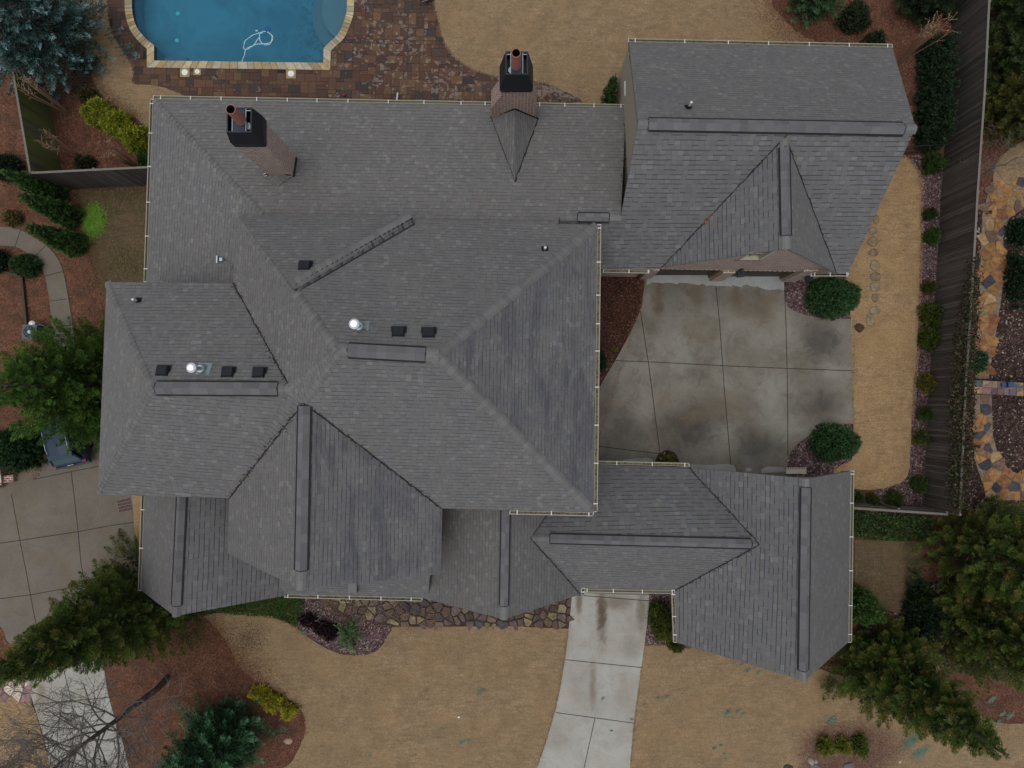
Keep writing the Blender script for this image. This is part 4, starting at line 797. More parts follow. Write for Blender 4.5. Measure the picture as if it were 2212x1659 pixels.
# metal arm bracket on the west slope
a, b, c = V(478, 561, 5.1), V(503, 574, 6.3), V(500, 586, 6.0); mb = MB(); mb.tube([a, b, c], .022, 6); mb.box(a.x-.2, a.y-.16, a.z-.08, a.x-.14, a.y+.16, a.z+.1); mb.box(a.x-.05, a.y-.07, a.z-.04, a.x+.08, a.y+.07, a.z+.1); child(mb, 'antenna_bracket', M['steel'], house)
c = V(762, 1263, 4.0); mb = MB(); mb.box(c.x-.2, c.y-.38, c.z-.5, c.x+.2, c.y+.2, c.z+.12); mb.box(c.x-.19, c.y+.2, c.z-.1, c.x+.19, c.y+.26, c.z+.18, 1); mb.box(c.x-.09, c.y-.4, c.z-.02, c.x+.02, c.y-.36, c.z+.14, 1); child(mb, 'wall_vent', [plain('grey_vent', (.13, .13, .13), .6), M['slate_metal']], house)

# chimneys
def chimney(x0_, x1_, y0_, y1_, z0_, z1_, zc, flue_px, fz, should=None, label=None, fr=None, brick='brick_pale', stub=None):
    mb = MB(); mb.box(x0_, y0_, z0_, x1_, y1_, z1_)
    if should:
        sx0, sx1, sz0, sz1, syN = should
        for xa, xb in ((sx0, x0_), (sx1, x1_)):
            # stepped shoulder: straight low part then sloping in to the shaft
            lo, hi = sz0, sz1
            q = lambda x, y, z: Vector((x, y, z))
            f = [(xa, y0_+.02, z0_), (xb, y0_+.02, z0_), (xb, y0_+.02, hi), (xa, y0_+.02, lo)]; g = [(p[0], y1_-.02, p[2]) for p in f]
            if xa > xb: f, g = f[::-1], g[::-1]
            mb.face(f, 0); mb.face(g[::-1], 0); mb.face([(xa, y0_+.02, lo), (xb, y0_+.02, hi), (xb, y1_-.02, hi), (xa, y1_-.02, lo)][::(1 if xa < xb else -1)], 0)
            mb.face([(xa, y0_+.02, z0_), (xa, y0_+.02, lo), (xa, y1_-.02, lo), (xa, y1_-.02, z0_)], 0)
    ch = child(mb, 'chimney', M[brick], house, label=label)
    fx0, fx1, fy0, fy1 = fr; e = .07; mb = MB()
    ring = lambda xa, xb, ya, yb, z: [Vector((xa, ya, z)), Vector((xb, ya, z)), Vector((xb, yb, z)), Vector((xa, yb, z))]
    def ch_ring(xa, xb, ya, yb, z, c): return [Vector(p) for p in ((xa+c, ya, z), (xb-c, ya, z), (xb, ya+c, z), (xb, yb-c, z), (xb-c, yb, z), (xa+c, yb, z), (xa, yb-c, z), (xa, ya+c, z))]
    rs = [ch_ring(x0_-.02, x1_+.02, y0_-.02, y1_+.02, z1_-.12, .05), ch_ring(x0_-e, x1_+e, y0_-e, y1_+e, z1_+.02, .06), ch_ring(x0_-e, x1_+e, y0_-e, y1_+e, z1_+.42, .06), ch_ring(fx0, fx1, fy0, fy1, zc, .01)]
    for r0, r1 in zip(rs[:-1], rs[1:]):
        for i in range(8): mb.face([r0[i], r0[(i+1) % 8], r1[(i+1) % 8], r1[i]], 0)
    ix = ring(fx0+.05, fx1-.05, fy0+.05, fy1-.05, zc); ox = rs[-1]
    o4 = ring(fx0, fx1, fy0, fy1, zc+.003); i4 = [p+up*.003 for p in ix]
    for i in range(4): mb.face([o4[i], o4[(i+1) % 4], i4[(i+1) % 4], i4[i]], 1); mb.face([i4[i], i4[(i+1) % 4], i4[(i+1) % 4]-up*.5, i4[i]-up*.5], 0)
    mb.face([p-up*.5 for p in i4], 0)
    cp = child(mb, 'chimney_cap', [M['black'], M['slate_metal']], ch)
    W_ = fx1-fx0; mb = MB(); cx = (fx0+fx1)/2; mb.box(cx-W_*.26, fy0+.05, zc-.07, cx+W_*.26, fy1-.05, zc-.03)
    child(mb, 'cap_plate', M['slate_metal'], ch)
    for s in (-1, 1):
        mb = MB(); mb.box(cx+s*W_*.27-.012, fy0+.05, zc-.03, cx+s*W_*.27+.012, fy1-.05, zc+.01); xs_ = sorted((cx+s*W_*.27, cx+s*(W_/2-.05))); mb.box(xs_[0], fy1-.14, zc-.03, xs_[1], fy1-.11, zc+.005); child(mb, 'cap_rail', M['steel'], ch)
    mb = MB(); r_ = .2; fx, fy = flue_px
    mb.tube([(fx, fy, zc-.03), (fx, fy, fz)], [r_*1.06, r_*.94], 26, cap=False); mb.tube([(fx, fy, fz), (fx, fy, zc+.2)], [r_*.82, r_*.9], 26, cap=False, m=1)
    for k in range(26):
        a0, a1 = 2*math.pi*k/26, 2*math.pi*(k+1)/26; mb.face([(fx+math.cos(a0)*r_*.94, fy+math.sin(a0)*r_*.94, fz), (fx+math.cos(a1)*r_*.94, fy+math.sin(a1)*r_*.94, fz), (fx+math.cos(a1)*r_*.82, fy+math.sin(a1)*r_*.82, fz), (fx+math.cos(a0)*r_*.82, fy+math.sin(a0)*r_*.82, fz)], 0)
    mb.face([(fx+math.cos(2*math.pi*k/26)*r_*.9, fy+math.sin(2*math.pi*k/26)*r_*.9, zc+.2) for k in range(26)], 2)
    child(mb, 'flue', [M['terracotta'], M['slate_metal'], M['darkslot']], ch)
    if stub:
        mb = MB(); sx, sy = stub; mb.tube([(sx, sy, zc-.45), (sx, sy, zc-.15)], .14, 16); child(mb, 'inner_flue', M['steel'], ch)
    return ch
cx0, cx1, cy0, cy1 = -11.12, -9.94, 10.30, 11.30
p0, p1 = V(489, 286, 9.95), V(544, 232, 9.95)
fb = V(520, 259, 9.95)
chim1 = chimney(cx0, cx1, cy0, cy1, 3.6, 8.95, 9.95, (fb.x, fb.y), 11.05, label='tall brick chimney on the left of the rear roof', fr=(p0.x, p1.x, p0.y, p1.y), stub=(p1.x-.2, p0.y+.3))
# small cricket and pale flashing squares at its foot
apl = (AN0, AN1, AE)
mb = MB(); f0, f1, f2 = ray_plane(573, 380, *apl), ray_plane(630, 381, *apl), ray_plane(601, 375, *apl)+up*.16
mb.face([f0+up*.02, f2, ray_plane(601, 402, *apl)+up*.02], 0); mb.face([f2, f1+up*.02, ray_plane(601, 402, *apl)+up*.02], 0); child(mb, 'cricket', M['shingle_fine'], chim1)
mb = MB()
for px in (575.5, 628): p = ray_plane(px, 379, *apl)+up*.12; mb.box(p.x-.07, p.y-.06, p.z-.1, p.x+.07, p.y+.06, p.z+.03)
child(mb, 'flashing', M['white'], chim1)
mb = MB(); mb.obox(f0+up*.12, f2+up*.08, .06, .05); mb.obox(f2+up*.08, f1+up*.12, .06, .05); mb.obox(Vector((cx1+.03, cy0-.1, f1.z+.1)), Vector((cx1+.03, cy1-.1, f1.z-.35)), .05, .1); child(mb, 'flashing', M['darkslot'], chim1, label='dark flashing')
q0, q1 = V(1092, 161, 8.0), V(1140.5, 111, 8.0)
fb = V(1114.5, 141, 8.0)
chimney(-.46, .83, 13.42, 14.28, 0, 6.75, 8.0, (fb.x, fb.y), 9.15, should=(-.96, 1.13, 4.6, 6.2, 0), label='brick chimney with sloped shoulders on the rear eave', fr=(q0.x, q1.x, q0.y, q1.y), brick='brick', stub=(q0.x+.25, q0.y+.25))
c0_, c1_, c2_ = V(1062, 254, 3.45), V(1161, 257, 3.45), V(1112, 236, 4.7); c3_ = ray_plane(1112, 392, *apl)+up*.01
c0_, c1_ = ray_plane(1061, 254, *apl)+up*.02, ray_plane(1162, 257, *apl)+up*.02
roof([[c2_, c0_, c3_]], M['shingle_fine'], [], label='west face of the cricket behind the rear chimney'); roof([[c2_, c3_, c1_]], M['shingle'], [], label='east face of the cricket behind the rear chimney')
mb = MB(); mb.face([c0_, c1_, c2_], 0); mb.obox(c0_, c2_, .05, .06); mb.obox(c2_, c1_, .05, .06); child(mb, 'flashing', M['darkslot'], house); valley(c3_, c1_, .05, .02); valley(c3_, c0_, .03, .02)

# ------------------------------------------------------------------ fences
def fence(pts, lab, mat, h, posts_in=1, mossy=False, rail=True):
    P = [Vector((p.x, p.y, 0)) for p in pts]; f = empty('wooden_fence', P[0], label=lab, cat='fence')
    mb = MB(); tp = MB(); rr = random.Random(2)
    for a, b in zip(P[:-1], P[1:]):
        d = (b-a); L = d.length; d.normalize(); n_ = max(1, round(L/.14)); nr = Vector((-d.y, d.x, 0))
        for k in range(n_):
            p = a+d*(L*k/n_); q = a+d*(L*(k+1)/n_-.008); hh = h+rr.uniform(-.012, .012)
            c0 = nr*.011; mb.face([p-c0, q-c0, q-c0+up*hh, p-c0+up*hh], 0); mb.face([q+c0, p+c0, p+c0+up*hh, q+c0+up*hh], 0)
            mb.face([p-c0+up*hh, q-c0+up*hh, q+c0+up*hh, p+c0+up*hh], 1)
        for z in (.35, h*.5, h-.25): tp.obox(a-nr*.035*posts_in, b-nr*.035*posts_in, .04, .09, 0, up, z)
    child(mb, 'board_panel', [M[mat], M['fence_top']], f); child(tp, 'rail', M['fence_top'], f)
    for a, b in zip(P[:-1], P[1:]):
        L = (b-a).length; n_ = max(1, round(L/2.4))
        for k in range(n_+1):
            if k == n_ and b is not P[-1]: continue
            p = a.lerp(b, k/n_)-((b-a).normalized().cross(up))*-.09*posts_in; mb = MB(); mb.box(p.x-.05, p.y-.05, 0, p.x+.05, p.y+.05, h-.04); child(mb, 'post', M['fence_top'], f)
    mb = MB()
    for a, b in zip(P[:-1], P[1:]): mb.obox(a+up*h, b+up*h, .10, .035, 0, up, .014)
    child(mb, 'cap_rail', M['fence_top'], f)
    return f
fence([V(2138, -60, 3.2), V(2136, 0, 3.2), V(2126, 200, 3.2), V(2111, 414, 3.2), V(2103, 555, 3.2), V(2086, 820, 3.2), V(2072, 1112, 3.2)], 'tall dark wooden fence running along the right side lawn', 'fence', 3.2, -1)
fence([V(1838, 1097, 2.3), V(2047, 1111, 2.3)], 'short dark wooden fence behind the right gable roof', 'fence', 2.3, -1)
fence([V(28, 150, 2.9), V(34, 186, 2.9), V(66, 374, 2.9)], 'mossy green wooden fence beside the blue spruce', 'fence_moss', 2.9, 1)
fence([V(68, 374, 2.9), V(332, 361, 2.9)], 'grey wooden fence meeting the left wall of the house', 'fence', 2.9, -1)
# low iron gate between garage and tall fence
g = empty('iron_gate', (V(1950, 318, 1).x, V(1950, 318, 1).y, 0), label='low dark iron gate between garage roof and tall fence', cat='gate')
a, b = V(1945, 318, 1.4), V(2046, 312, 1.4); mb = MB(); mb.obox(a, b, .04, .04); mb.obox(Vector((a.x, a.y, .25)), Vector((b.x, b.y, .25)), .04, .04); child(mb, 'frame', M['black'], g)
mb = MB()
for k in range(19): p = a.lerp(b, (k+.5)/19); mb.tube([(p.x, p.y, .05), (p.x, p.y, 1.5)], .012, 5)
child(mb, 'bars', M['black'], g)

# ------------------------------------------------------------------ vegetation
def leaves(name, cen, dirs, L, Wd, colr, parent, mat=None, face_up=.5):
    """cen,dirs (n,3); L,Wd (n,); colr (n,3): one lens-shaped leaf per row"""
    n = len(cen); d = dirs/np.linalg.norm(dirs, axis=1, keepdims=True); r = RNG.normal(size=(n, 3)); r[:, 2] *= (1-face_up)
    s = np.cross(d, r); s /= np.linalg.norm(s, axis=1, keepdims=True)+1e-9
    # prefer blades whose faces look up
    upv = np.array([0, 0, 1.0]); s2 = np.cross(d, upv+0*d); ln = np.linalg.norm(s2, axis=1, keepdims=True); s2 = np.where(ln > .1, s2/(ln+1e-9), s)
    s = s*(1-face_up)+s2*face_up; s /= np.linalg.norm(s, axis=1, keepdims=True)+1e-9
    v = np.empty((n, 4, 3)); v[:, 0] = cen-d*L[:, None]*.5; v[:, 2] = cen+d*L[:, None]*.5; m_ = cen+d*L[:, None]*.05; v[:, 1] = m_+s*Wd[:, None]*.5; v[:, 3] = m_-s*Wd[:, None]*.5
    off = np.array(parent.location) if parent is not None else np.zeros(3)
    v = (v-off).reshape(-1, 3); me = bpy.data.meshes.new(name); me.vertices.add(4*n); me.loops.add(4*n); me.polygons.add(n)
    me.vertices.foreach_set('co', v.ravel()); me.loops.foreach_set('vertex_index', np.arange(4*n)); me.polygons.foreach_set('loop_start', np.arange(n)*4); me.polygons.foreach_set('loop_total', np.full(n, 4))
    me.update(calc_edges=True); at = me.color_attributes.new('col', 'FLOAT_COLOR', 'POINT'); c = np.ones((n, 4, 4)); c[:, :, :3] = colr[:, None, :]; c[:, 2, :3] *= 1.15; at.data.foreach_set('color', c.ravel())
    me.materials.append(mat or M['leaf']); o = bpy.data.objects.new(name, me); COL.objects.link(o); o.parent = parent; return o
def tufts(base, dirs, n_per, spread, L, Wd, cols, tip=None, tipf=.4):
    """fans of leaves: each tuft starts at base and points along dirs"""
    m = len(base); d = np.repeat(dirs, n_per, 0); b = np.repeat(base, n_per, 0); t = RNG.random(m*n_per)
    dd = d/np.linalg.norm(d, axis=1, keepdims=True)+RNG.normal(size=d.shape)*spread
    Lr = L*(.6+.8*RNG.random(len(b))); ext = np.linalg.norm(d, axis=1)
    c = b+d*t[:, None]+dd*(Lr*.4)[:, None]; cc = np.repeat(cols, n_per, 0)*(.75+.5*RNG.random((len(b), 1)))
    if tip is not None: k = (np.clip((t-.45)/.55, 0, 1)**1.5*tipf*np.repeat(RNG.random(m)**.6, n_per))[:, None]; cc = cc*(1-k)+np.array(tip)*k
    return c, dd, Lr, Wd*(.7+.6*RNG.random(len(b))), cc
FG = 1.22
def pick(cols, n, var=.25):
    a = np.array(cols)*FG; return a[RNG.integers(0, len(a), n)]*(1-var+2*var*RNG.random((n, 1)))
def cat4(ls): return [np.concatenate(x) for x in zip(*ls)]
def conifer(lab, bx, by, H, Rr, cols, tip=None, tipf=.4, n=520, style='plume', clip=None, group=None, z0=.3, name='conifer_tree', seed=0, lean=(0, 0), pw=.8, L=.15, Wd=.024, nper=26, category='tree', plume_len=1.0, pr=.24):
    global RNG; RNG = np.random.default_rng(100+seed)
    b = W(bx, by); root = empty(name, (b.x, b.y, 0), label=lab, cat=category, group=group); rr = random.Random(seed)
    mb = MB(); mb.tube([(b.x+lean[0]*t, b.y+lean[1]*t, H*t*.96) for t in (0, .3, .6, 1)], [.16*H/8, .11*H/8, .07*H/8, .02], 8); child(mb, 'trunk', M['bark'], root)
    tz = 1-np.sqrt(RNG.random(n))*.999; tz = tz*.97; az = RNG.random(n)*2*np.pi; rad = Rr*(1-tz)**pw*(.62+.42*RNG.random(n))*(1+.14*np.sin(az*3+seed)+.1*np.sin(az*7+seed*2+tz*9))
    inner = RNG.random(n) < .3; rad = np.where(inner, rad*(.35+.5*RNG.random(n)), rad)
    out = np.stack([np.cos(az), np.sin(az), np.zeros(n)], 1); zz = z0+tz*(H-z0)
    axis = np.array([b.x, b.y, 0])+np.stack([lean[0]*tz, lean[1]*tz, zz], 1)
    bl = np.clip(rad*.5, .25, .85 if style == 'plume' else 1.0); tipp = axis+out*rad[:, None]; d = out*bl[:, None]; d[:, 2] = bl*(.75 if style == 'plume' else .12)+RNG.normal(size=n)*.12
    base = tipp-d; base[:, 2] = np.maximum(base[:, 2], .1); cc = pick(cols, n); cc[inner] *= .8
    ls = []; d *= plume_len
    if style == 'plume':
        per = nper*8; ax = d/np.linalg.norm(d, axis=1, keepdims=True); t = RNG.random((n, per))**.75; prof = np.sqrt(np.clip(np.sin(np.pi*np.clip(t*.9+.1, 0, 1)), 0, 1))*pr
        g = RNG.normal(size=(n, per, 3)); g /= np.linalg.norm(g, axis=2, keepdims=True)+1e-9; rad2 = RNG.random((n, per, 1))**.45
        c = base[:, None]+d[:, None]*t[..., None]+g*prof[..., None]*rad2; dd = ax[:, None]*.9+g*.75+RNG.normal(size=c.shape)*.2; dd[..., 2] += .25
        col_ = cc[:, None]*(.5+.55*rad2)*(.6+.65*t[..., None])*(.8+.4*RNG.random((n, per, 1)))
        if tip is not None: k = np.clip((t-.5)/.5, 0, 1)**1.3*tipf*(RNG.random(n)**1.2)[:, None]; col_ = col_*(1-k[..., None])+np.array(tip)*k[..., None]*(.7+.5*RNG.random((n, per, 1)))
        m_ = n*per; ls.append((c.reshape(-1, 3), dd.reshape(-1, 3), L*(.6+.7*RNG.random(m_)), Wd*(.7+.6*RNG.random(m_)), col_.reshape(-1, 3)))
    else:
        # flat needle sprays: a spine with side shoots in a fan
        per = nper*3; ax = d/np.linalg.norm(d, axis=1, keepdims=True); sd_ = np.cross(ax, [0, 0, 1.0]); sd_ /= np.linalg.norm(sd_, axis=1, keepdims=True)+1e-9
        t = RNG.random((n, per)); q = RNG.choice([-1, 1], (n, per))*RNG.random((n, per))**.8*(1.05-t)*pr*1.7; q = np.where(RNG.random((n, per)) < .25, 0, q)
        c = base[:, None]+d[:, None]*(t+np.abs(q)*.25)[..., None]+sd_[:, None]*q[..., None]; c[..., 2] += RNG.normal(size=t.shape)*.035-np.abs(q)*.12; dd = ax[:, None]+sd_[:, None]*(np.sign(q)*.75)[..., None]+RNG.normal(size=c.shape)*.28
        col_ = cc[:, None]*(.75+.5*t[..., None])*(.8+.4*RNG.random((n, per, 1)))
        if tip is not None: k = np.clip((t+np.abs(q)*.5-.5)/.5, 0, 1)**1.3*tipf*(RNG.random(n)**1.4)[:, None]; col_ = col_*(1-k[..., None])+np.array(tip)*k[..., None]
        m_ = n*per; ls.append((c.reshape(-1, 3), dd.reshape(-1, 3), L*(.6+.7*RNG.random(m_)), Wd*(.7+.6*RNG.random(m_)), col_.reshape(-1, 3)))
    # dense inner foliage
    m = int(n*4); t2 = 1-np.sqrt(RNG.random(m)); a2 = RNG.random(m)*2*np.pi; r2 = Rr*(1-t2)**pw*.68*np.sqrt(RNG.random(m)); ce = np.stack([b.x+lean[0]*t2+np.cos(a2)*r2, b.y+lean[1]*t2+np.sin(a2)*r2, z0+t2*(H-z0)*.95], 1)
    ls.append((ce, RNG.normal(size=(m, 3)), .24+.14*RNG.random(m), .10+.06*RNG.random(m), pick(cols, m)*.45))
    c, dd, Lr, Wr, co = cat4(ls)
    if clip is not None: k = clip(c); c, dd, Lr, Wr, co = c[k], dd[k], Lr[k], Wr[k], co[k]
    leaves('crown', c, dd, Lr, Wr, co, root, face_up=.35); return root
def bush(lab, px, py, rx, ry, h, cols, n=170, nper=12, L=.12, Wd=.05, name='shrub', rough=.1, group=None, zc=None, tip=None, tipf=.3, seed=1, rot=0, up_bias=.5, spread=.7, cat='shrub', clip=None):
    """rx, ry in survey units at ground level"""
    global RNG; RNG = np.random.default_rng(500+seed); k0 = CAMH/FD; a, b_ = rx*k0, ry*k0; c0 = W(px, py, h*.5); root = empty(name, (c0.x, c0.y, 0), label=lab, cat=cat, group=group)
    th = RNG.random(n)*2*np.pi; cz = RNG.random(n)**.7; sz = np.sqrt(1-cz**2); q = 1+rough*(np.sin(th*3+seed)+np.sin(th*5+cz*6+seed*1.7)*.7)+RNG.normal(size=n)*rough*.5
    x, y = sz*np.cos(th)*a*q, sz*np.sin(th)*b_*q; cr, sr = math.cos(rot), math.sin(rot); z = cz*h*q*.92+.04
    p = np.stack([c0.x+x*cr-y*sr, c0.y+x*sr+y*cr, z], 1); nrm = np.stack([(x*cr-y*sr)/max(a, .1), (x*sr+y*cr)/max(b_, .1), cz+up_bias*.3], 1); nrm /= np.linalg.norm(nrm, axis=1, keepdims=True)
    s = min(a, b_); d = nrm*np.minimum(.16, s*.3); cc = pick(cols, n, .22); ls = [tufts(p-d*1.2, d, nper, spread, L, Wd, cc, tip, tipf)]
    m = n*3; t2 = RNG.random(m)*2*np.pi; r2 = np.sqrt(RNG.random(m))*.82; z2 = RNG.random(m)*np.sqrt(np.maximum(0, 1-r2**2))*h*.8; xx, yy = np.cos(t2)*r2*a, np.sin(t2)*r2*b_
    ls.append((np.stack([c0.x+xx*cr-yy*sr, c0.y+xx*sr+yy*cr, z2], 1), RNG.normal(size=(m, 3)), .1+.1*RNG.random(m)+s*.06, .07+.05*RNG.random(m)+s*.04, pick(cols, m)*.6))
    c, dd, Lr, Wr, co = cat4(ls)
    if clip is not None: k = clip(c); c, dd, Lr, Wr, co = c[k], dd[k], Lr[k], Wr[k], co[k]
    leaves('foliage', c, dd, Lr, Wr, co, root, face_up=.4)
    mb = MB(); mb.tube([(c0.x, c0.y, 0), (c0.x, c0.y, h*.6)], [.04, .015], 6); child(mb, 'stem', M['bark'], root); return root
def outside_house(c): # keep crowns clear of the roofs they grow beside
    return ~((c[:, 0] > -17.75) & (c[:, 1] > -9.3) & (c[:, 0] < 0))
CRY = [(.055, .100, .020), (.072, .118, .022), (.085, .118, .026), (.048, .086, .018)]; RUST = (.26, .15, .05)
SPR = [(.020, .050, .042), (.026, .062, .050), (.034, .075, .066), (.018, .042, .034)]
conifer('tall blue spruce in the top left corner', 138, 118, 10.5, 3.5, SPR, (.26, .40, .42), 1.0, 420, 'spruce', seed=1, name='blue_spruce', L=.15, Wd=.045, pw=.7, nper=34, pr=.3)
conifer('big bright green evergreen between left driveway and the west hip roof', 236, 838, 9.5, 3.7, [(.045, .105, .018), (.058, .125, .02), (.07, .125, .022), (.036, .08, .015)], (.14, .20, .035), .6, 560, 'plume', outside_house, seed=2, pw=.6, nper=30)
conifer('rust tipped conifer leaning over the left driveway below the low front gable', 322, 1284, 13.0, 3.3, CRY, RUST, .6, 620, 'plume', outside_house, seed=3, pw=.75, nper=30)
conifer('rust tipped conifer at the lower right corner of the right gable roof', 1888, 1428, 11.3, 2.9, CRY, RUST, .8, 520, 'plume', lambda c: ~((c[:, 0] < 16.15) & (c[:, 1] > -11.0) & (c[:, 2] > 0)), seed=4, pw=.72, nper=30)
conifer('largest conifer on the right edge just below the flagstone path', 2085, 1185, 12, 3.3, CRY, RUST, .75, 500, 'plume', seed=5, pw=.7, nper=30)
conifer('olive conifer on the right edge below the largest one', 2085, 1335, 10.5, 2.9, [(.07, .11, .024), (.09, .12, .026), (.055, .09, .02)], RUST, .8, 450, 'plume', seed=6, pw=.7, nper=30)
for i, (x, y, h_) in enumerate(((2163, 40, 5.5), (2178, 150, 6), (2168, 255, 5.4))):
    conifer(['green cypress beyond the tall fence, at the top right corner', 'green cypress beyond the tall fence, middle of the three', 'olive cypress beyond the tall fence, lowest of the three and nearest the dry lawn'][i], x, y, h_, 2.3, [[(.04, .065, .025), (.05, .08, .026)], [(.045, .075, .026), (.06, .09, .03)], [(.08, .09, .024), (.10, .11, .026)]][i], (.15, .14, .04), .5, 230, 'plume', group='cypresses beyond the tall fence', seed=20+i, pw=.55, nper=26)
conifer('dark blue green spruce at the bottom edge left of the front lawn', 497, 1580, 8.5, 2.7, [(.024, .066, .026), (.032, .082, .032), (.018, .050, .020)], (.14, .30, .18), .8, 360, 'spruce', seed=7, name='spruce_tree', pw=.62, L=.2, Wd=.034, nper=34, pr=.3)
conifer('feathery green conifer at the top edge above the garage', 1748, 12, 4.5, 1.7, [(.035, .07, .03), (.045, .09, .04)], (.10, .18, .10), .5, 170, 'spruce', seed=8, L=.22, Wd=.03, nper=26, pr=.3)
conifer('dark holly like conifer at the top edge left of the tall fence', 1985, 0, 4.2, 2.0, [(.02, .035, .018), (.028, .045, .02)], (.05, .07, .02), .3, 230, 'plume', seed=9, pw=.5)
# left arborvitae row, leaning tips to the left
for i, (tx, ty, bx, by) in enumerate(((5, 385, 135, 425), (38, 428, 165, 470), (52, 486, 178, 530))):
    b = W(bx, by); conifer(['top arborvitae of three by the left curved walk', 'middle arborvitae of three by the left curved walk', 'lowest arborvitae of three, touching the left curved walk'][i], bx-8, by, 4.6, .82, [(.055, .12, .032), (.07, .145, .038), (.04, .09, .024)], (.12, .2, .06), .6, 420, 'plume', group='arborvitae along the left curved walk', seed=30+i, name='arborvitae', pw=.45, L=.11, Wd=.022, nper=16, z0=.1, plume_len=.6, pr=.13)
HOL = [(.016, .045, .016), (.022, .060, .020), (.030, .078, .026), (.012, .034, .012)]
bush('round dark green holly by the garage right corner', 1806, 640, 57, 44, 1.9, HOL, 900, 16, .10, .05, 'round_holly', .05, 'round hollies beside the court', seed=1, tip=(.09, .15, .07), tipf=.5)
bush('round dark green holly below the court, by the right gable roof', 1809, 957, 52, 41, 1.8, HOL, 850, 16, .10, .05, 'round_holly', .05, 'round hollies beside the court', seed=2, tip=(.09, .15, .07), tipf=.5)
bush('dark upright holly behind the rear left corner of the garage', 1345, 197, 38, 44, 2.6, [(.018, .038, .012), (.026, .052, .016)], 560, 14, .10, .05, 'upright_holly', .06, seed=3, clip=lambda c: ~(c[:, 0] > 5.2))
YG = [(.13, .16, .014), (.16, .19, .018), (.10, .13, .014)]
for i, (x, y, r_) in enumerate(((209, 242, 30), (250, 267, 30), (290, 297, 30))):
    bush(['golden green cypress shrub, top left of its row of three', 'golden green cypress shrub, middle of its row of three', 'golden green cypress shrub, nearest the house wall in its row of three'][i], x, y, r_, r_*.95, 1.5, YG, 380, 16, .13, .04, 'golden_shrub', .1, 'golden shrubs left of the rear roof', seed=10+i, tip=(.36, .36, .03), tipf=.8)
bush('small dark green shrub against the left rear gutter', 312, 346, 18, 17, .9, [(.03, .06, .015), (.04, .08, .02)], 150, 12, seed=14)
bush('low dark shrub beside the short grey left fence', 180, 350, 22, 16, .8, [(.02, .03, .012), (.03, .04, .016)], 120, 10, seed=15)
bush('faint olive shrub at the top of the golden shrub row', 188, 205, 20, 16, .8, [(.05, .05, .015), (.04, .04, .014)], 120, 10, seed=16)
bush('clipped round green shrub beside the curved left walk', 50, 572, 31, 25, 1.3, [(.02, .05, .018), (.028, .065, .02)], 380, 14, .1, .045, 'round_shrub', .04, seed=17)
bush('dark round shrub at the left edge outside the mossy fence', 5, 358, 34, 30, 1.5, [(.012, .022, .012), (.018, .03, .014)], 260, 12, .1, .05, 'round_shrub', .05, seed=18)
bush('dark shrub at the left edge beside the curved walk', -8, 560, 22, 24, 1.2, [(.012, .022, .012)], 150, 12, seed=19)
bush('small yellow green shrub above the curved left walk', 26, 470, 20, 17, .7, [(.09, .08, .02), (.06, .06, .02)], 110, 9, seed=20)
bush('large dark green shrub left of the parked car', 38, 968, 48, 52, 1.9, [(.012, .034, .012), (.018, .045, .016)], 480, 14, .12, .06, 'broad_shrub', .1, seed=21)
MG = [(.045, .06, .010), (.06, .075, .012), (.03, .045, .01)]
bush('mossy green cypress cone in the nook left of the right gable roof', 1432, 1348, 26, 44, 1.6, MG, 520, 16, .10, .04, 'dwarf_cypress', .06, seed=22, rot=.35, tip=(.10, .10, .02), tipf=.5)
bush('lower tip of moss green shrub poking below the gutter end', 1462, 1394, 17, 16, 1.0, MG, 180, 14, .1, .04, 'dwarf_cypress', .08, seed=23, tip=(.10, .10, .02), tipf=.5)
for i, (x, y) in enumerate(((664, 1340), (693, 1357), (712, 1366))):
    bush(['dark purple shrub, leftmost in the front garden', 'dark purple shrub, middle one in the front garden', 'dark purple shrub touching the spiky green plant'][i], x, y, [17, 20, 17][i], [14, 15, 17][i], .7, [(.016, .009, .012), (.025, .014, .018)], 150, 12, .1, .05, 'purple_shrub', .1, 'dark purple shrubs in the front garden', seed=24+i)
for i, (x, y, r_) in enumerate(((562, 1498, 19), (588, 1517, 21), (624, 1537, 17))):
    bush(['yellow shrub, leftmost of three above the bottom spruce', 'yellow shrub, middle of three above the bottom spruce', 'yellow shrub, nearest the front lawn above the bottom spruce'][i], x, y, r_, r_*.8, .8, [(.24, .23, .02), (.30, .27, .025), (.18, .18, .02)], 150, 12, .13, .035, 'yellow_shrub', .2, 'yellow shrubs by the bottom spruce', seed=30+i, tip=(.48, .44, .04), tipf=.8)
for i, (x, y, rx, ry) in enumerate(((1784, 1614, 19, 20), (1821, 1612, 14, 15), (1858, 1612, 20, 24))):
    bush(['yellow green shrub, leftmost of three in the bottom right bed', 'yellow green shrub, smallest middle one in the bottom right bed', 'green shrub, rightmost of three in the bottom right bed'][i], x, y, rx, ry, .8, [[(.13, .14, .02), (.09, .10, .02)], [(.13, .14, .02), (.09, .11, .02)], [(.07, .10, .02), (.06, .08, .018)]][i], 150, 10, .13, .045, 'low_shrub', .15, 'shrubs in the bottom right bed', seed=34+i, tip=(.22, .20, .04), tipf=.5)
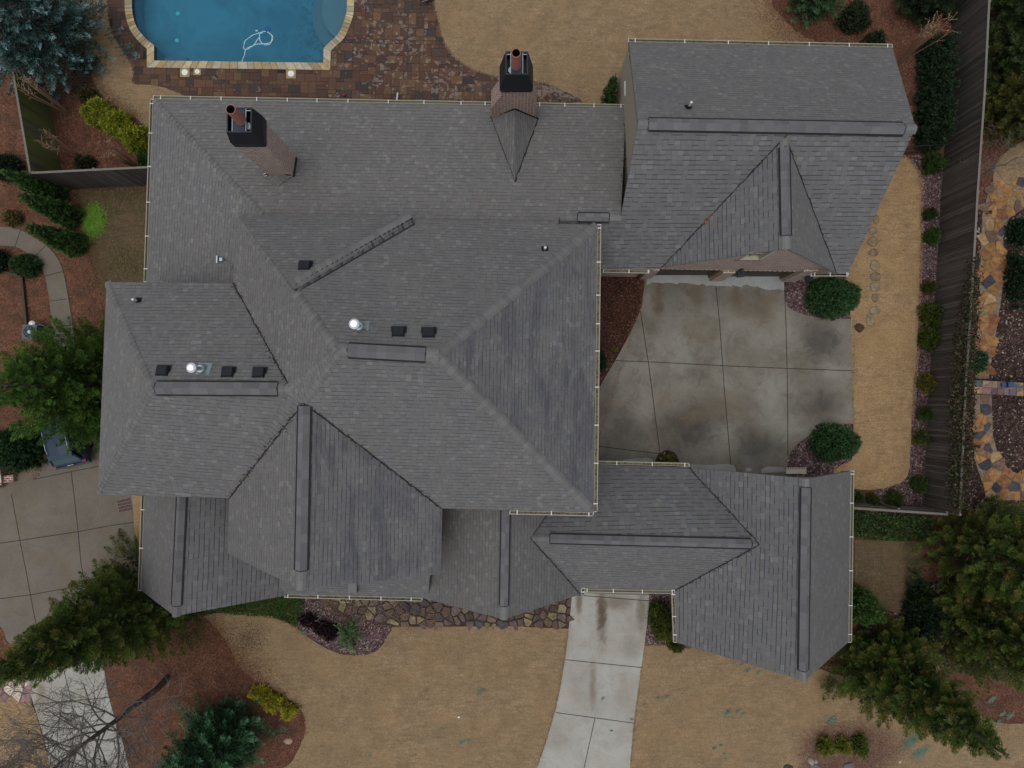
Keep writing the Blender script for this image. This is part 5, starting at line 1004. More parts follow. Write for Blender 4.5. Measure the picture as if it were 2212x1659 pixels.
side = [(2019, 350, 24, (.028, .05, .012), 'green shrub under the iron gate by the tall fence'), (2010, 462, 11, (.025, .04, .012), 'tiny shrub below the iron gate shrub along the tall fence'), (2017, 510, 17, (.03, .06, .015), 'small shrub level with the highest stepping stones'),
 (2007, 621, 12, (.04, .05, .014), 'tiny shrub just above the two large shrubs along the fence'), (2017, 680, 28, (.045, .065, .012), 'upper of the two largest shrubs along the tall fence'), (2012, 732, 26, (.042, .06, .011), 'lower of the two largest shrubs along the tall fence'),
 (2006, 828, 20, (.085, .085, .014), 'yellowest shrub along the tall fence'), (1997, 895, 12, (.035, .055, .014), 'small green shrub just below the yellowest one'), (1993, 947, 14, (.05, .06, .014), 'olive shrub level with the lower round holly'),
 (1986, 1046, 16, (.035, .055, .012), 'shrub in the curve where the side lawn ends'), (1934, 1078, 17, (.035, .06, .014), 'shrub in front of the short fence, right of centre'), (1886, 1078, 11, (.045, .06, .014), 'small shrub in front of the short fence, middle'), (1852, 1074, 12, (.04, .06, .014), 'shrub in front of the short fence, touching the gutter')]
for i, (x, y, r_, c, lab) in enumerate(side):
    bush(lab, x, y, r_*.95, r_, .45+r_*.02, [c, tuple(v*.7 for v in c), tuple(v*1.3 for v in c)], int(60+r_*9), 10, .12, .04, 'low_shrub', .12, 'shrubs along the tall fence', seed=40+i)
bush('dark shrub above the right end of the garage roof', 1850, 34, 35, 32, 1.5, [(.018, .028, .012), (.026, .036, .014)], 260, 10, .12, .05, seed=60)
bush('smaller dark shrub behind the right end of the garage gutter', 1892, 84, 23, 18, 1.0, [(.018, .026, .012), (.024, .034, .014)], 150, 10, .12, .05, seed=61)
bush('bright green leafy shrub on the flagstone path', 2117, 779, 13, 22, .9, [(.02, .07, .03), (.03, .10, .045)], 130, 12, .12, .06, seed=62, tip=(.12, .2, .12), tipf=.5)
bush('dark green shrub at the right edge above the stone wall', 2206, 600, 22, 60, 1.6, [(.012, .028, .012), (.018, .04, .016)], 240, 12, .12, .06, seed=63)
bush('dark green shrub in the hollow at the right edge', 2212, 500, 25, 32, 1.4, [(.014, .032, .014)], 180, 12, .12, .06, seed=64)
bush('dark green shrub filling the gap left of the right hand conifers', 1996, 1330, 34, 70, 1.8, [(.010, .022, .008), (.014, .03, .012)], 420, 12, .13, .07, seed=65, rough=.15)
bush('green shrub at the foot of the lower right conifer', 1868, 1318, 38, 36, 2.2, [(.03, .07, .016), (.04, .085, .02)], 360, 14, .14, .06, seed=66, tip=(.08, .13, .04), tipf=.4, clip=lambda c: c[:, 0] > 16.15)
# hedge row against the tall fence
for i, y in enumerate((105, 150, 195, 240, 285)):
    bush(['hedge bush along the tall fence, topmost of five', 'second hedge bush from the top along the tall fence', 'middle hedge bush of five along the tall fence', 'fourth hedge bush from the top along the tall fence', 'lowest hedge bush, just above the iron gate'][i], 2030-i*1.5, y, 30, 32, 2.4, [(.014, .028, .014), (.020, .040, .018)], 300, 12, .12, .06, 'hedge_bush', .12, 'hedge against the tall fence', seed=70+i)
def cover(name, lab, poly, cols, dens, L, Wd, zr, cat, z_of=None):
    global RNG; xs = [p[0] for p in poly]; ys = [p[1] for p in poly]; RNG = np.random.default_rng(int(abs(xs[0])*10)); area = (max(xs)-min(xs))*(max(ys)-min(ys)); n = int(area*dens)
    P = np.stack([RNG.uniform(min(xs), max(xs), n), RNG.uniform(min(ys), max(ys), n)], 1); k = np.array([inside(p, poly) for p in P]); P = P[k]; n = len(P)
    z = RNG.uniform(zr[0], zr[1], n)*(1 if zr[0] > 1 else (.5+.5*np.sin(P[:, 0]*2.1)*np.sin(P[:, 1]*1.7+1)*.6+.3)); c = np.stack([P[:, 0], P[:, 1], np.maximum(z, .03)], 1); d = RNG.normal(size=(n, 3)); d[:, 2] = np.abs(d[:, 2])*.6
    o = leaves(name, c, d, L*(.6+.8*RNG.random(n)), Wd*(.7+.6*RNG.random(n)), pick(cols, n, .35), None, face_up=.4); return setp(o, lab, cat, kind='stuff')
cover('ivy', 'green ivy spilling over the lower part of the tall fence', G([(2098, 560), (2108, 550), (2116, 600), (2114, 700), (2106, 800), (2104, 900), (2100, 1000), (2090, 1100), (2058, 1110), (2050, 1040), (2058, 960), (2054, 880), (2064, 800), (2068, 720), (2084, 640)], 3.2), [(.014, .022, .008), (.022, .032, .010), (.06, .06, .028), (.04, .026, .018), (.01, .016, .006), (.06, .035, .028), (.03, .022, .015)], 620, .14, .075, (2.7, 3.55), 'ivy')
cover('ground_cover', 'dark evergreen ground cover below the short fence', G([(1840, 1103), (2010, 1115), (2012, 1168), (1925, 1166), (1840, 1158)]), [(.02, .045, .014), (.035, .07, .02), (.07, .09, .03), (.014, .03, .01)], 900, .15, .06, (.1, .5), 'ground cover')
cover('ground_cover', 'deep green ground cover under the low front gable roof', G([(380, 1345), (470, 1322), (545, 1330), (590, 1333), (640, 1350), (655, 1320), (660, 1285), (560, 1282), (420, 1300), (300, 1290), (300, 1400)]), [(.02, .05, .010), (.03, .07, .014), (.045, .09, .02)], 1300, .11, .035, (.04, .16), 'ground cover')
cover('fallen_leaves', 'rust red fallen leaves in the corner beside the parked car', G([(72, 1030), (60, 1020), (85, 985), (92, 960), (100, 965), (96, 1000), (86, 1028), (70, 1040)]), [(.24, .07, .03), (.30, .12, .05), (.16, .05, .025)], 420, .09, .06, (.06, .1), 'leaves')
cover('dead_grass', 'dark red dead ground cover in the bed between main roof and court', G([(1296, 600), (1388, 612), (1388, 650), (1370, 700), (1335, 745), (1296, 770)]), [(.05, .02, .014), (.08, .032, .02), (.035, .018, .012), (.11, .06, .04)], 420, .13, .018, (.04, .25), 'ground cover')
# teal weed patches on the lawns
rt = random.Random(8); spots = [(1040, 1493, 9), (1070, 1424, 3), (955, 1575, 3), (1000, 1601, 7), (1015, 1598, 5), (798, 1632, 4), (655, 1367, 7), (1301, 1508, 5), (1365, 1552, 4), (1320, 1577, 4), (1393, 1519, 3), (1420, 1507, 4), (1441, 1502, 4), (1600, 1435, 5), (1615, 1446, 7), (1638, 1451, 5), (1570, 1539, 9), (1594, 1534, 5), (1606, 1541, 5), (1543, 1615, 5), (1557, 1609, 4), (1564, 1628, 4), (1568, 1638, 4), (2140, 1510, 9), (2165, 1540, 7), (2155, 1560, 6), (1370, 1575, 5), (1795, 1555, 12), (1965, 1600, 20), (1985, 1625, 18), (2180, 1545, 9)]
pp = []
for x, y, r_ in spots:
    for k in range(int(r_*r_*1.6)+10): a_ = rt.gauss(0, .45)*r_; b_ = rt.gauss(0, .3)*r_; w = W(x+a_, y-a_*.5*(1 if r_ > 4 else 0)+b_); pp.append((w.x, w.y, .06+rt.random()*.03))
pp = np.array(pp); RNG = np.random.default_rng(3); n = len(pp); d = RNG.normal(size=(n, 3)); d[:, 2] = np.abs(d[:, 2])*.4
setp(leaves('weed_patch', pp, d, np.full(n, .09), np.full(n, .022), pick([(.10, .19, .15), (.09, .17, .13), (.13, .17, .11)], n), None, face_up=.6), 'teal green weed patches scattered over the dry front lawn', 'weeds', kind='stuff')

def litter(lines, cols, per_m, spread, sz, lab, name='leaf_litter', z=(.055, .075)):
    """loose chips and blades scattered along edges so that no border is a clean line"""
    global RNG; RNG = np.random.default_rng(len(lines)*7+int(per_m)); P = []
    for ln in lines:
        g = G(ln)
        for a, b in zip(g[:-1], g[1:]):
            L_ = math.hypot(b[0]-a[0], b[1]-a[1]); n_ = int(L_*per_m)+1; t = RNG.random(n_)[:, None]; P.append(np.array(a)*(1-t)+np.array(b)*t+RNG.normal(size=(n_, 2))*spread)
    P = np.concatenate(P); n = len(P); c = np.concatenate([P, RNG.uniform(z[0], z[1], (n, 1))], 1); d = RNG.normal(size=(n, 3)); d[:, 2] *= .15
    return setp(leaves(name, c, d, sz*(.5+RNG.random(n)), sz*.4*(.6+.8*RNG.random(n)), np.array(cols)[RNG.integers(0, len(cols), n)]*(.7+.6*RNG.random((n, 1))), None, face_up=.8), lab, 'leaves', kind='stuff')
litter([[(203, 450), (212, 468), (206, 500)], [(200, 470), (196, 505)]], [(.09, .20, .02), (.13, .26, .03), (.07, .15, .018)], 1800, .2, .09, 'bright green grass patch on the olive west yard', 'grass', (.07, .12))
litter([[(210, 430), (300, 420), (310, 460)], [(230, 520), (300, 590)], [(225, 600), (300, 560)], [(196, 430), (240, 425)]], [(.09, .065, .03), (.06, .075, .02), (.12, .085, .045), (.15, .11, .07)], 700, .5, .07, 'patchy green and straw blades over the olive west yard', 'grass', (.06, .10))
BR_ = [(.16, .065, .035), (.11, .045, .028), (.20, .10, .055), (.07, .035, .022)]; TN_ = [(.26, .18, .10), (.33, .24, .14), (.21, .14, .08)]
litter([L_front[:26], L_front[-45:]], BR_, 130, .13, .055, 'rust brown leaf litter along the left edge of the front lawn')
litter([[(430, 1335), (470, 1372), (500, 1410), (530, 1445), (570, 1475)]], BR_, 1500, .55, .055, 'brown leaf litter fading into the front lawn below the low front gable')
litter([[(560, 1385), (530, 1362)], [(535, 1375), (548, 1395)]], [(.06, .04, .026), (.09, .06, .035)], 500, .35, .055, 'dark leaf patch on the lawn left of the garden island')
litter([[(1660, -20), (1672, 20), (1700, 50), (1730, 78), (1770, 92), (1800, 105)]], BR_+[(.09, .055, .03)], 1700, .75, .055, 'brown leaf litter fading into the back lawn above the garage')
litter([L_side[:40], L_left[:30]], BR_[:3], 90, .06, .04, 'fine chips along the side lawn edges')
litter([[(p[0]+2, p[1]) for p in L_side[:40]], L_back[1:40], L_left[-30:]], TN_, 170, .05, .05, 'straw coloured blades spilling over the lawn edges', 'grass_fringe')
litter([S([(178, 0), (185, 75), (190, 125), (207, 185), (225, 212), (262, 238), (300, 262)], 4)], [(.10, .055, .03), (.14, .08, .04), (.07, .045, .02)], 900, .32, .055, 'brown litter fading into the dry lawn beside the blue spruce')
litter([[(170, 412), (190, 500), (215, 600), (225, 635)], [(200, 415), (325, 405)]], [(.10, .055, .03), (.06, .06, .022), (.16, .08, .045)], 700, .28, .055, 'mixed litter along the olive west yard')
litter([[(705, 1300), (800, 1310), (900, 1320), (1000, 1320)], [(720, 1325), (900, 1345)], [(1150, 1330), (1225, 1330)]], [(.12, .07, .04), (.20, .14, .09), (.06, .04, .03)], 260, .28, .06, 'dry twigs and leaves lying on the front stone bed', z=(.09, .12))
litter([[(1760, 1600), (1830, 1590), (1900, 1600)], [(1750, 1625), (1910, 1630)], [(1745, 1650), (1900, 1655)], [(1740, 1680), (1890, 1680)]], [(.15, .075, .06), (.11, .05, .04), (.10, .055, .045), (.2, .12, .09)], 1300, .33, .06, 'reddish mulch around the bottom right shrubs', 'mulch_chips')
litter([[(1745, 1600), (1800, 1575), (1870, 1575), (1920, 1600), (1925, 1650)], [(1735, 1650), (1750, 1600)], [(1940, 1620), (1960, 1590)]], [(.15, .075, .06), (.11, .05, .04), (.2, .12, .09)], 800, .35, .05, 'reddish mulch chips spread around the bottom right bed')
litter([[(1860, 1470), (1960, 1480), (2010, 1440), (2080, 1520), (2150, 1570)]], [(.10, .07, .045), (.14, .09, .06), (.07, .045, .03)], 900, .6, .055, 'dull litter on the grass between the right hand conifers')
litter([[(1393, 1390), (1560, 1404)], [(1385, 1440), (1370, 1560), (1362, 1650)], [(1228, 1360), (1200, 1530), (1162, 1650)]], [(.22, .15, .09), (.13, .09, .05), (.30, .22, .13)], 120, .04, .05, 'dry blades along the front driveway edges', 'grass_fringe', (.06, .09))
litter([[(1290, 955), (1390, 640), (1393, 600)], [(1843, 690), (1843, 912)]], [(.10, .05, .03), (.20, .13, .07)], 90, .07, .05, 'small leaves along the court edges', z=(.066, .08))

# spiky light green shrub in the front garden
def spiky(px, py, lab):
    global RNG; RNG = np.random.default_rng(77); b = W(px, py, .3); root = empty('spiky_shrub', (b.x, b.y, 0), label=lab, cat='shrub'); n = 46
    az = RNG.random(n)*2*np.pi; el = RNG.uniform(.1, 1.35, n); d = np.stack([np.cos(az)*np.cos(el), np.sin(az)*np.cos(el), np.sin(el)], 1); ln = RNG.uniform(.55, .98, n); ls = []
    for k in range(9):
        f = .25+k*.09; c = np.array([b.x, b.y, .12])+d*(ln*f)[:, None]; c[:, 2] -= (f*ln)**2*.15
        ls.append(tufts(c, d*.1, 5, .55, .15, .030, pick([(.08, .15, .055), (.11, .19, .07), (.06, .11, .045)], n), (.2, .3, .12), .5))
    c, dd, Lr, Wr, co = cat4(ls); leaves('foliage', c, dd, Lr, Wr, co, root, face_up=.5)
    mb = MB()
    for i in range(0, n, 2): mb.tube([(b.x, b.y, .02), tuple(np.array([b.x, b.y, .12])+d[i]*ln[i]*.9)], [.014, .006], 4)
    child(mb, 'stem', M['bark'], root)
spiky(753, 1372, 'spiky light green shrub in the front garden island')

# bare branching trees and twiggy shrubs
def bare_tree(lab, px, py, H, r0, spread, seed, mat='bark', levels=5, lean=(0, 0), name='bare_tree', first=.38, kids=3, group=None, tmat=None, nb=None):
    rr = random.Random(seed); b = W(px, py); root = empty(name, (b.x, b.y, 0), label=lab, cat='tree', group=group); tr = MB(); br = MB()
    top = b+Vector((lean[0], lean[1], H)); N = 10; pts = [b.lerp(top, t/N)+Vector((rr.gauss(0, .05), rr.gauss(0, .05), 0)) for t in range(N+1)]; pts[0] = b
    tr.tube(pts, [r0*(1-.92*(t/N)**.9)+.006 for t in range(N+1)], 9)
    def grow(p, d, L, r_, lv):
        n_ = 4; q = [p]
        for k in range(n_): d = (d+Vector((rr.gauss(0, .16), rr.gauss(0, .16), rr.gauss(.06, .1)))).normalized(); q.append(q[-1]+d*L/n_)
        br.tube(q, [max(.005, r_*(1-.55*k/n_)) for k in range(n_+1)], 5 if lv > 2 else 3, cap=False)
        if lv <= 0: return
        for k in range(kids+(1 if lv > 2 else 0)):
            i = rr.choice([1, 2, 3, 4]); dd = (d+Vector((rr.gauss(0, .7), rr.gauss(0, .7), rr.gauss(.1, .4)))).normalized(); grow(q[i], dd, L*rr.uniform(.5, .75), r_*.5, lv-1)
    nb = nb or int(16*spread/2.5)
    for k in range(nb):
        t = first+(1-first)*k/nb*.93; i = min(N-1, int(t*N)); p = pts[i].lerp(pts[i+1], t*N-i); az = k*2.4+rr.uniform(-.4, .4); e_ = rr.uniform(.15, .8)
        grow(p, Vector((math.cos(az)*math.cos(e_), math.sin(az)*math.cos(e_), math.sin(e_))), spread*(1.15-.75*(t-first)/(1-first)), r0*.34*(1.1-t*.8), levels-2)
    child(tr, 'trunk', M[tmat or mat], root, smooth=True); child(br, 'branches', M[mat], root)
bare_tree('tall bare deciduous tree over the lower left driveway', 363, 1463, 13, .17, 2.3, 5, 'twig_grey', 6, first=.38, kids=3, tmat='bark', nb=46)
bare_tree('small bare grey tree beyond the tall fence near the flagstone path', 2108, 385, 4.0, .05, 1.5, 6, 'twig_grey', 5, first=.25)
def twiggy(lab, px, py, H, n, sp, seed, tips=True):
    rr = random.Random(seed); b = W(px, py); root = empty('bare_shrub', (b.x, b.y, 0), label=lab, cat='shrub', group='bare multi stemmed shrubs'); mb = MB(); mt = MB()
    for k in range(n):
        az = rr.uniform(0, 6.28); o = Vector((math.cos(az), math.sin(az), 0)); e_ = rr.uniform(.5, 1.0); q = [b+o*.08, b+o*(.08+sp*.3*e_)+up*H*.4, b+o*(.1+sp*.65*e_)+up*H*.72, b+o*sp*e_+up*H*rr.uniform(.88, 1.0)]
        mb.tube(q, [.024, .02, .015, .010], 4, cap=False)
        for j in range(5):
            p = q[2].lerp(q[3], rr.random()) if j else q[3]; e2 = p+Vector((rr.gauss(0, .14), rr.gauss(0, .14), rr.uniform(.1, .3))); mb.tube([p, e2], [.012, .007], 3, cap=False)
            if tips and rr.random() < .45: s_ = .013; mt.box(e2.x-s_, e2.y-s_, e2.z-s_, e2.x+s_, e2.y+s_, e2.z+s_)
    child(mb, 'stems', M['twig'], root)
    if tips: child(mt, 'seed_heads', plain('seed_head', (.34, .26, .19), .9), root, kind='stuff')
twiggy('bare multi stemmed shrub right of the garage roof top corner', 1935, 140, 4.4, 22, .6, 1)
twiggy('bare shrub between the blue spruce and the golden shrubs', 148, 245, 3.9, 16, .45, 2)
twiggy('bare shrub leaning over the mossy fence below the first', 178, 346, 3.4, 14, .5, 3, False)
twiggy('bare dark shrub touching the short grey left fence', 292, 358, 3.0, 14, .5, 4, False)
# weeping twigs in front garden
mb = MB(); rr = random.Random(12); b = W(672, 1338); root = empty('weeping_shrub', (b.x, b.y, 0), label='bare weeping shrub with crooked pale stems among the purple shrubs', cat='shrub')
for k in range(16):
    q = [b+Vector((0, 0, .1))]; d = Vector((rr.uniform(-1, 1.3), rr.uniform(-.9, .5), .8)).normalized()
    for j in range(6): d = (d+Vector((rr.gauss(0, .5), rr.gauss(0, .5), -.22))).normalized(); q.append(q[-1]+d*.2)
    mb.tube(q, [.02, .018, .015, .012, .01, .008, .005], 4)
child(mb, 'stems', plain('lichen_bark', (.16, .17, .15), .9), root)
for i, (x, y) in enumerate(((710, 1300), (760, 1302), (940, 1340), (860, 1296))):
    mb = MB(); b = W(x, y); root = empty('dry_plant', (b.x, b.y, 0), label=['dry tangled plant at the left end of the stone bed', 'dry tangled plant beside the small metal frame', 'dry grass clump on the stones under the entry gable', 'dry plant on the stones in the middle of the stone bed'][i], cat='plant', group='dry plants on the stone bed')
    for k in range(26):
        q = [b+Vector((rr.gauss(0, .08), rr.gauss(0, .08), .05))]; d = Vector((rr.gauss(0, 1), rr.gauss(0, 1), .7)).normalized()
        for j in range(4): d = (d+Vector((rr.gauss(0, .35), rr.gauss(0, .35), -.2))).normalized(); q.append(q[-1]+d*.13)
        mb.tube(q, [.012, .01, .008, .006, .004], 3)
    child(mb, 'stems', plain('dry_stem', (.20, .13, .07), .9), root)

# ------------------------------------------------------------------ stepping stones, rocks and small objects
labs = ['topmost stepping stone, half under the garage roof edge', 'second stepping stone from the top', 'third stepping stone from the top', 'squarish fourth stepping stone from the top', 'rounded fifth stepping stone from the top', 'sixth stepping stone, with a notched upper edge', 'seventh stepping stone, level with the round holly', 'eighth stepping stone, small and square', 'ninth stepping stone, rounded, third from the bottom', 'pointed stepping stone, second from the bottom', 'dark brown stepping stone ending the path by the court corner']
for i, (x, y, rx, ry) in enumerate(((1891, 474, 8, 10), (1884, 500, 11, 9), (1884, 523, 12, 11), (1886, 546, 12, 9), (1889, 574, 11, 12), (1890, 598, 12, 11), (1889, 621, 11, 11), (1889, 644, 9, 10), (1889, 671, 12, 10), (1879, 692, 10, 14), (1855, 708, 11, 11))):
    rr = random.Random(60+i); c = W(x, y); k = CAMH/FD; m_ = 9; poly = [(c.x+math.cos(t)*rx*k*rr.uniform(.8, 1.12), c.y+math.sin(t)*ry*k*rr.uniform(.8, 1.12)) for t in [2*math.pi*j/m_ for j in range(m_)]]
    cc = (.045, .030, .018) if i == 10 else random.choice([(.20, .155, .09), (.17, .13, .08), (.21, .165, .105)])
    mb = MB(); inn = [(c.x+(p[0]-c.x)*.86, c.y+(p[1]-c.y)*.86) for p in poly]; mb.face([(*p, .085) for p in inn], 0, cc)
    for j in range(m_): a, b = poly[j], poly[(j+1) % m_]; a2, b2 = inn[j], inn[(j+1) % m_]; mb.face([(*a, .06), (*b, .06), (*b2, .085), (*a2, .085)], 0, tuple(v*.7 for v in cc)); mb.face([(*a, .0), (*b, .0), (*b, .06), (*a, .06)], 0, tuple(v*.4 for v in cc))
    o = mb.build('stepping_stone', M['stone'], vcol=True); setp(o, labs[i], 'stepping stone', 'stepping stones down the side lawn')
def rock(px, py, r_, h, col, lab, sx=1.3, grp=None, seed=1, name='rock'):
    import bmesh
    bm = bmesh.new(); bmesh.ops.create_icosphere(bm, subdivisions=3, radius=1); rr = random.Random(seed); ph = [Vector((rr.gauss(0, 1), rr.gauss(0, 1), rr.gauss(0, 1))).normalized() for _ in range(9)]
    for v in bm.verts:
        n_ = v.co.normalized(); s_ = min([1.0]+[.78/max(.01, n_.dot(p)) for p in ph if n_.dot(p) > .3]); v.co = Vector((n_.x*r_*sx*s_, n_.y*r_*s_, n_.z*h*s_+h*.4))
    me = bpy.data.meshes.new(name); bm.to_mesh(me); bm.free(); me.materials.append(plain('rock', col, .9, 0, .3, 9)); o = bpy.data.objects.new(name, me); COL.objects.link(o); w = W(px, py); o.location = (w.x, w.y, 0); setp(o, lab, 'rock', grp)
GR = 'rocks in the bottom right bed'
rock(1750, 1642, .22, .2, (.25, .23, .19), 'pale upright rock left of the bottom right shrubs', .8, GR, 1); rock(1761, 1644, .13, .12, (.28, .25, .20), 'small pale rock touching the upright pale rock', .8, GR, 2); rock(1760, 1658, .24, .12, (.12, .12, .13), 'grey flat rock at the bottom edge under the pale rocks', 1.3, GR, 3)
rock(1702, 1658, .2, .12, (.06, .05, .04), 'dark rock at the bottom edge, leftmost in the bed', 1.3, GR, 4); rock(1832, 1654, .25, .15, (.11, .11, .11), 'dark grey angular rock below the rightmost shrub', 1.2, GR, 5); rock(1944, 1645, .1, .05, (.4, .38, .34), 'tiny pale rock on the grass right of the bed', 1.2, GR, 6)
rock(622, 1601, .16, .05, (.33, .22, .18), 'flat pinkish rock in the mulch right of the bottom spruce', 1.5, None, 7)
def ball(px, py, z, r_, col, lab, name='ball'):
    mb = MB(); c = W(px, py, z); N = 8
    for i in range(N):
        for j in range(14):
            P_ = lambda i, j: (c.x+math.sin(math.pi*i/N)*math.cos(2*math.pi*j/14)*r_, c.y+math.sin(math.pi*i/N)*math.sin(2*math.pi*j/14)*r_, c.z+math.cos(math.pi*i/N)*r_); mb.face([P_(i, j), P_(i+1, j), P_(i+1, j+1), P_(i, j+1)], 0)
    o = mb.build(name, plain('ball_'+name, col, .5), smooth=True); setp(o, lab, 'ball')
ball(991, 1549, .09, .06, (.75, .74, .7), 'small white ball on the front lawn'); ball(743, 205, .13, .09, (.22, .02, .02), 'small red ball on the patio by the rear gutter')
# drain grate on the left driveway
c = W(270, 1091); g = empty('drain_grate', (c.x, c.y, 0), rz=0, label='square rusty drain grate on the left driveway', cat='drain grate'); Mg = Matrix.Translation(Vector((c.x, c.y, 0)))@Matrix.Rotation(R(12), 4, 'Z')
mb = MB(); mb.box(-.34, -.34, .03, .34, .34, .052, 0, Mg); child(mb, 'pit', M['darkslot'], g)
mb = MB()
for k in range(5): mb.box(-.34, -.34+k*.16, .056, .34, -.34+k*.16+.04, .075, 0, Mg)
for k in range(11): mb.box(-.34+k*.064, -.34, .056, -.34+k*.064+.026, .34, .071, 0, Mg)
child(mb, 'bars', plain('rusty_bar', (.17, .12, .11), .8), g)
# air conditioner
c = W(64, 717, .8); e_ = empty('air_conditioner', (c.x, c.y, 0), label='blue grey outdoor air conditioner with round fan beside the curved walk', cat='air conditioner'); Ma = Matrix.Translation(Vector((c.x, c.y, 0)))@Matrix.Rotation(R(-4), 4, 'Z')
mb = MB(); mb.box(-.36, -.36, 0, .36, .36, .82, 0, Ma); child(mb, 'casing', plain('ac_metal', (.075, .095, .12), .5, .2), e_)
mb = MB(); mb.tube([(c.x, c.y, .80), (c.x, c.y, .826)], .30, 24); child(mb, 'fan_well', M['darkslot'], e_)
mb = MB()
for r_ in (.31, .24, .17, .1): mb.tube([(c.x+math.cos(t)*r_, c.y+math.sin(t)*r_, .838) for t in [2*math.pi*k/28 for k in range(29)]], .007, 4, cap=False)
for k in range(10): t = 2*math.pi*k/10; mb.tube([(c.x, c.y, .84), (c.x+math.cos(t)*.31, c.y+math.sin(t)*.31, .84)], .006, 4)
mb.tube([(c.x, c.y, .83), (c.x, c.y, .85)], .085, 14); child(mb, 'fan_grille', M['steel'], e_)
mb = MB()
for k in range(4): t = k*1.57; mb.face([(c.x+math.cos(t)*.06, c.y+math.sin(t)*.06, .829), (c.x+math.cos(t+.1)*.27, c.y+math.sin(t+.1)*.27, .829), (c.x+math.cos(t+.8)*.26, c.y+math.sin(t+.8)*.26, .832), (c.x+math.cos(t+.7)*.07, c.y+math.sin(t+.7)*.07, .832)], 0)
child(mb, 'fan_blade', M['slate_metal'], e_)
c = W(70, 700, .6); e_ = empty('utility_meter', (c.x, c.y, 0), label='pale round topped utility meter behind the air conditioner', cat='meter'); mb = MB(); mb.tube([(c.x, c.y, 0), (c.x, c.y, .6)], .1, 12); mb.tube([(c.x, c.y, .6), (c.x, c.y, .66), (c.x, c.y, .72)], [.16, .17, .08], 14); child(mb, 'meter_body', M['cap_white'], e_)
mb = MB(); mb.tube([(c.x+.12, c.y, .5), (c.x+.5, c.y-.05, .45), (c.x+.75, c.y-.2, .1)], .05, 6); child(mb, 'pipe', M['slate_metal'], e_)
# low timber edging on the left
mb = MB(); P_ = [W(*p) for p in ((-60, 572), (0, 585), (51, 599), (56, 650), (61, 700))]
for a, b in zip(P_[:-1], P_[1:]): mb.obox(a, b, .12, .22)
setp(mb.build('timber_edging', plain('old_timber', (.06, .045, .03), .9, 0, .3)), 'low dark timber edging left of the curved walk', 'edging')
# neighbour's brick corner at the far left
e_ = empty('brick_planter', W(20, 1040), label='low brick wall with cream coping at the left edge by the driveway', cat='wall')
mb = MB(); a, b, c = W(-60, 1052), W(12, 1046), W(-3, 930)
mb.obox(a, b, .25, .5); mb.obox(b, c, .25, .5); mb.obox(W(12, 1034), W(38, 1032), .35, .35); child(mb, 'wall', M['brick'], e_)
mb = MB(); mb.obox(a+up*.5, b+up*.5, .3, .06); mb.obox(b+up*.5+Vector((0, .16, 0)), c+up*.5, .3, .06); child(mb, 'coping', M['trim'], e_)
# far right stone wall with blue object
e_ = empty('stone_wall', W(2160, 835), label='purple and tan capped stone wall crossing the flagstone path', cat='wall'); a, b = W(2104, 835, .9), W(2330, 848, .9)
mb = MB(); mb.obox(a-up*.9, b-up*.9, .62, .85); child(mb, 'wall', M['brick'], e_)
mb = MB(); rr = random.Random(5); L_ = (b-a).length; x = 0; dv = (b-a).normalized(); nv = Vector((-dv.y, dv.x, 0))
while x < L_-.5:
    w_ = rr.uniform(.25, .5)
    for s in (-1, 1): cc = rr.choice([(.16, .09, .09), (.12, .09, .10), (.24, .16, .09), (.19, .13, .10), (.10, .10, .11)]); k = rr.uniform(.8, 1.2); mb.obox(a+dv*(x+.01)+nv*s*.17, a+dv*(x+w_-.01)+nv*s*.17, .32, .06, 0, up, -.05+rr.uniform(0, .01), tuple(v*k for v in cc))
    x += w_
child(mb, 'coping_stone', M['stone'], e_, vcol=True)
e_ = empty('blue_pump', W(2180, 834, 1), label='blue metal pump handle lying on the stone wall at the right edge', cat='pump'); c = W(2179, 831, .98); mb = MB(); mb.box(c.x-.13, c.y-.13, .96, c.x+.13, c.y+.13, 1.16); mb.box(c.x-.38, c.y-.09, .96, c.x-.15, c.y+.09, 1.04); child(mb, 'housing', plain('blue_paint', (.025, .06, .13), .5), e_)
mb = MB(); mb.tube([(c.x+.1, c.y-.03, 1.12), (c.x+.5, c.y-.12, 1.1), (c.x+1.3, c.y-.12, 1.1)], .04, 8); child(mb, 'handle', plain('blue_paint_light', (.045, .09, .17), .5), e_)
for px, py, lab in ((2130, 462, 'small garden light at the upper part of the flagstone path'), (2105, 964, 'small garden light at the lower part of the flagstone path')):
    c = W(px, py); e_ = empty('garden_light', (c.x, c.y, 0), label=lab, cat='garden light', group='garden lights on the flagstone path'); mb = MB(); mb.tube([(c.x, c.y, 0), (c.x, c.y, .35)], .02, 6); child(mb, 'stake', M['black'], e_)
    mb = MB(); mb.tube([(c.x, c.y, .33), (c.x, c.y, .38), (c.x, c.y, .43)], [.09, .10, .03], 12); child(mb, 'lamp_head', M['slate_metal'], e_)
# metal frame near the stone bed
c = W(744, 1297); e_ = empty('plant_frame', (c.x, c.y, 0), label='small pale metal frame on the ground below the front gutter', cat='frame'); q = [W(730, 1288, .3), W(734, 1300, .3), W(759, 1301, .3), W(760, 1286, .3)]; mb = MB(); mb.tube(q, .015, 5)
for p in q[1:3]: mb.tube([p, Vector((p.x, p.y, 0))], .015, 5)
child(mb, 'rod', M['trim'], e_)
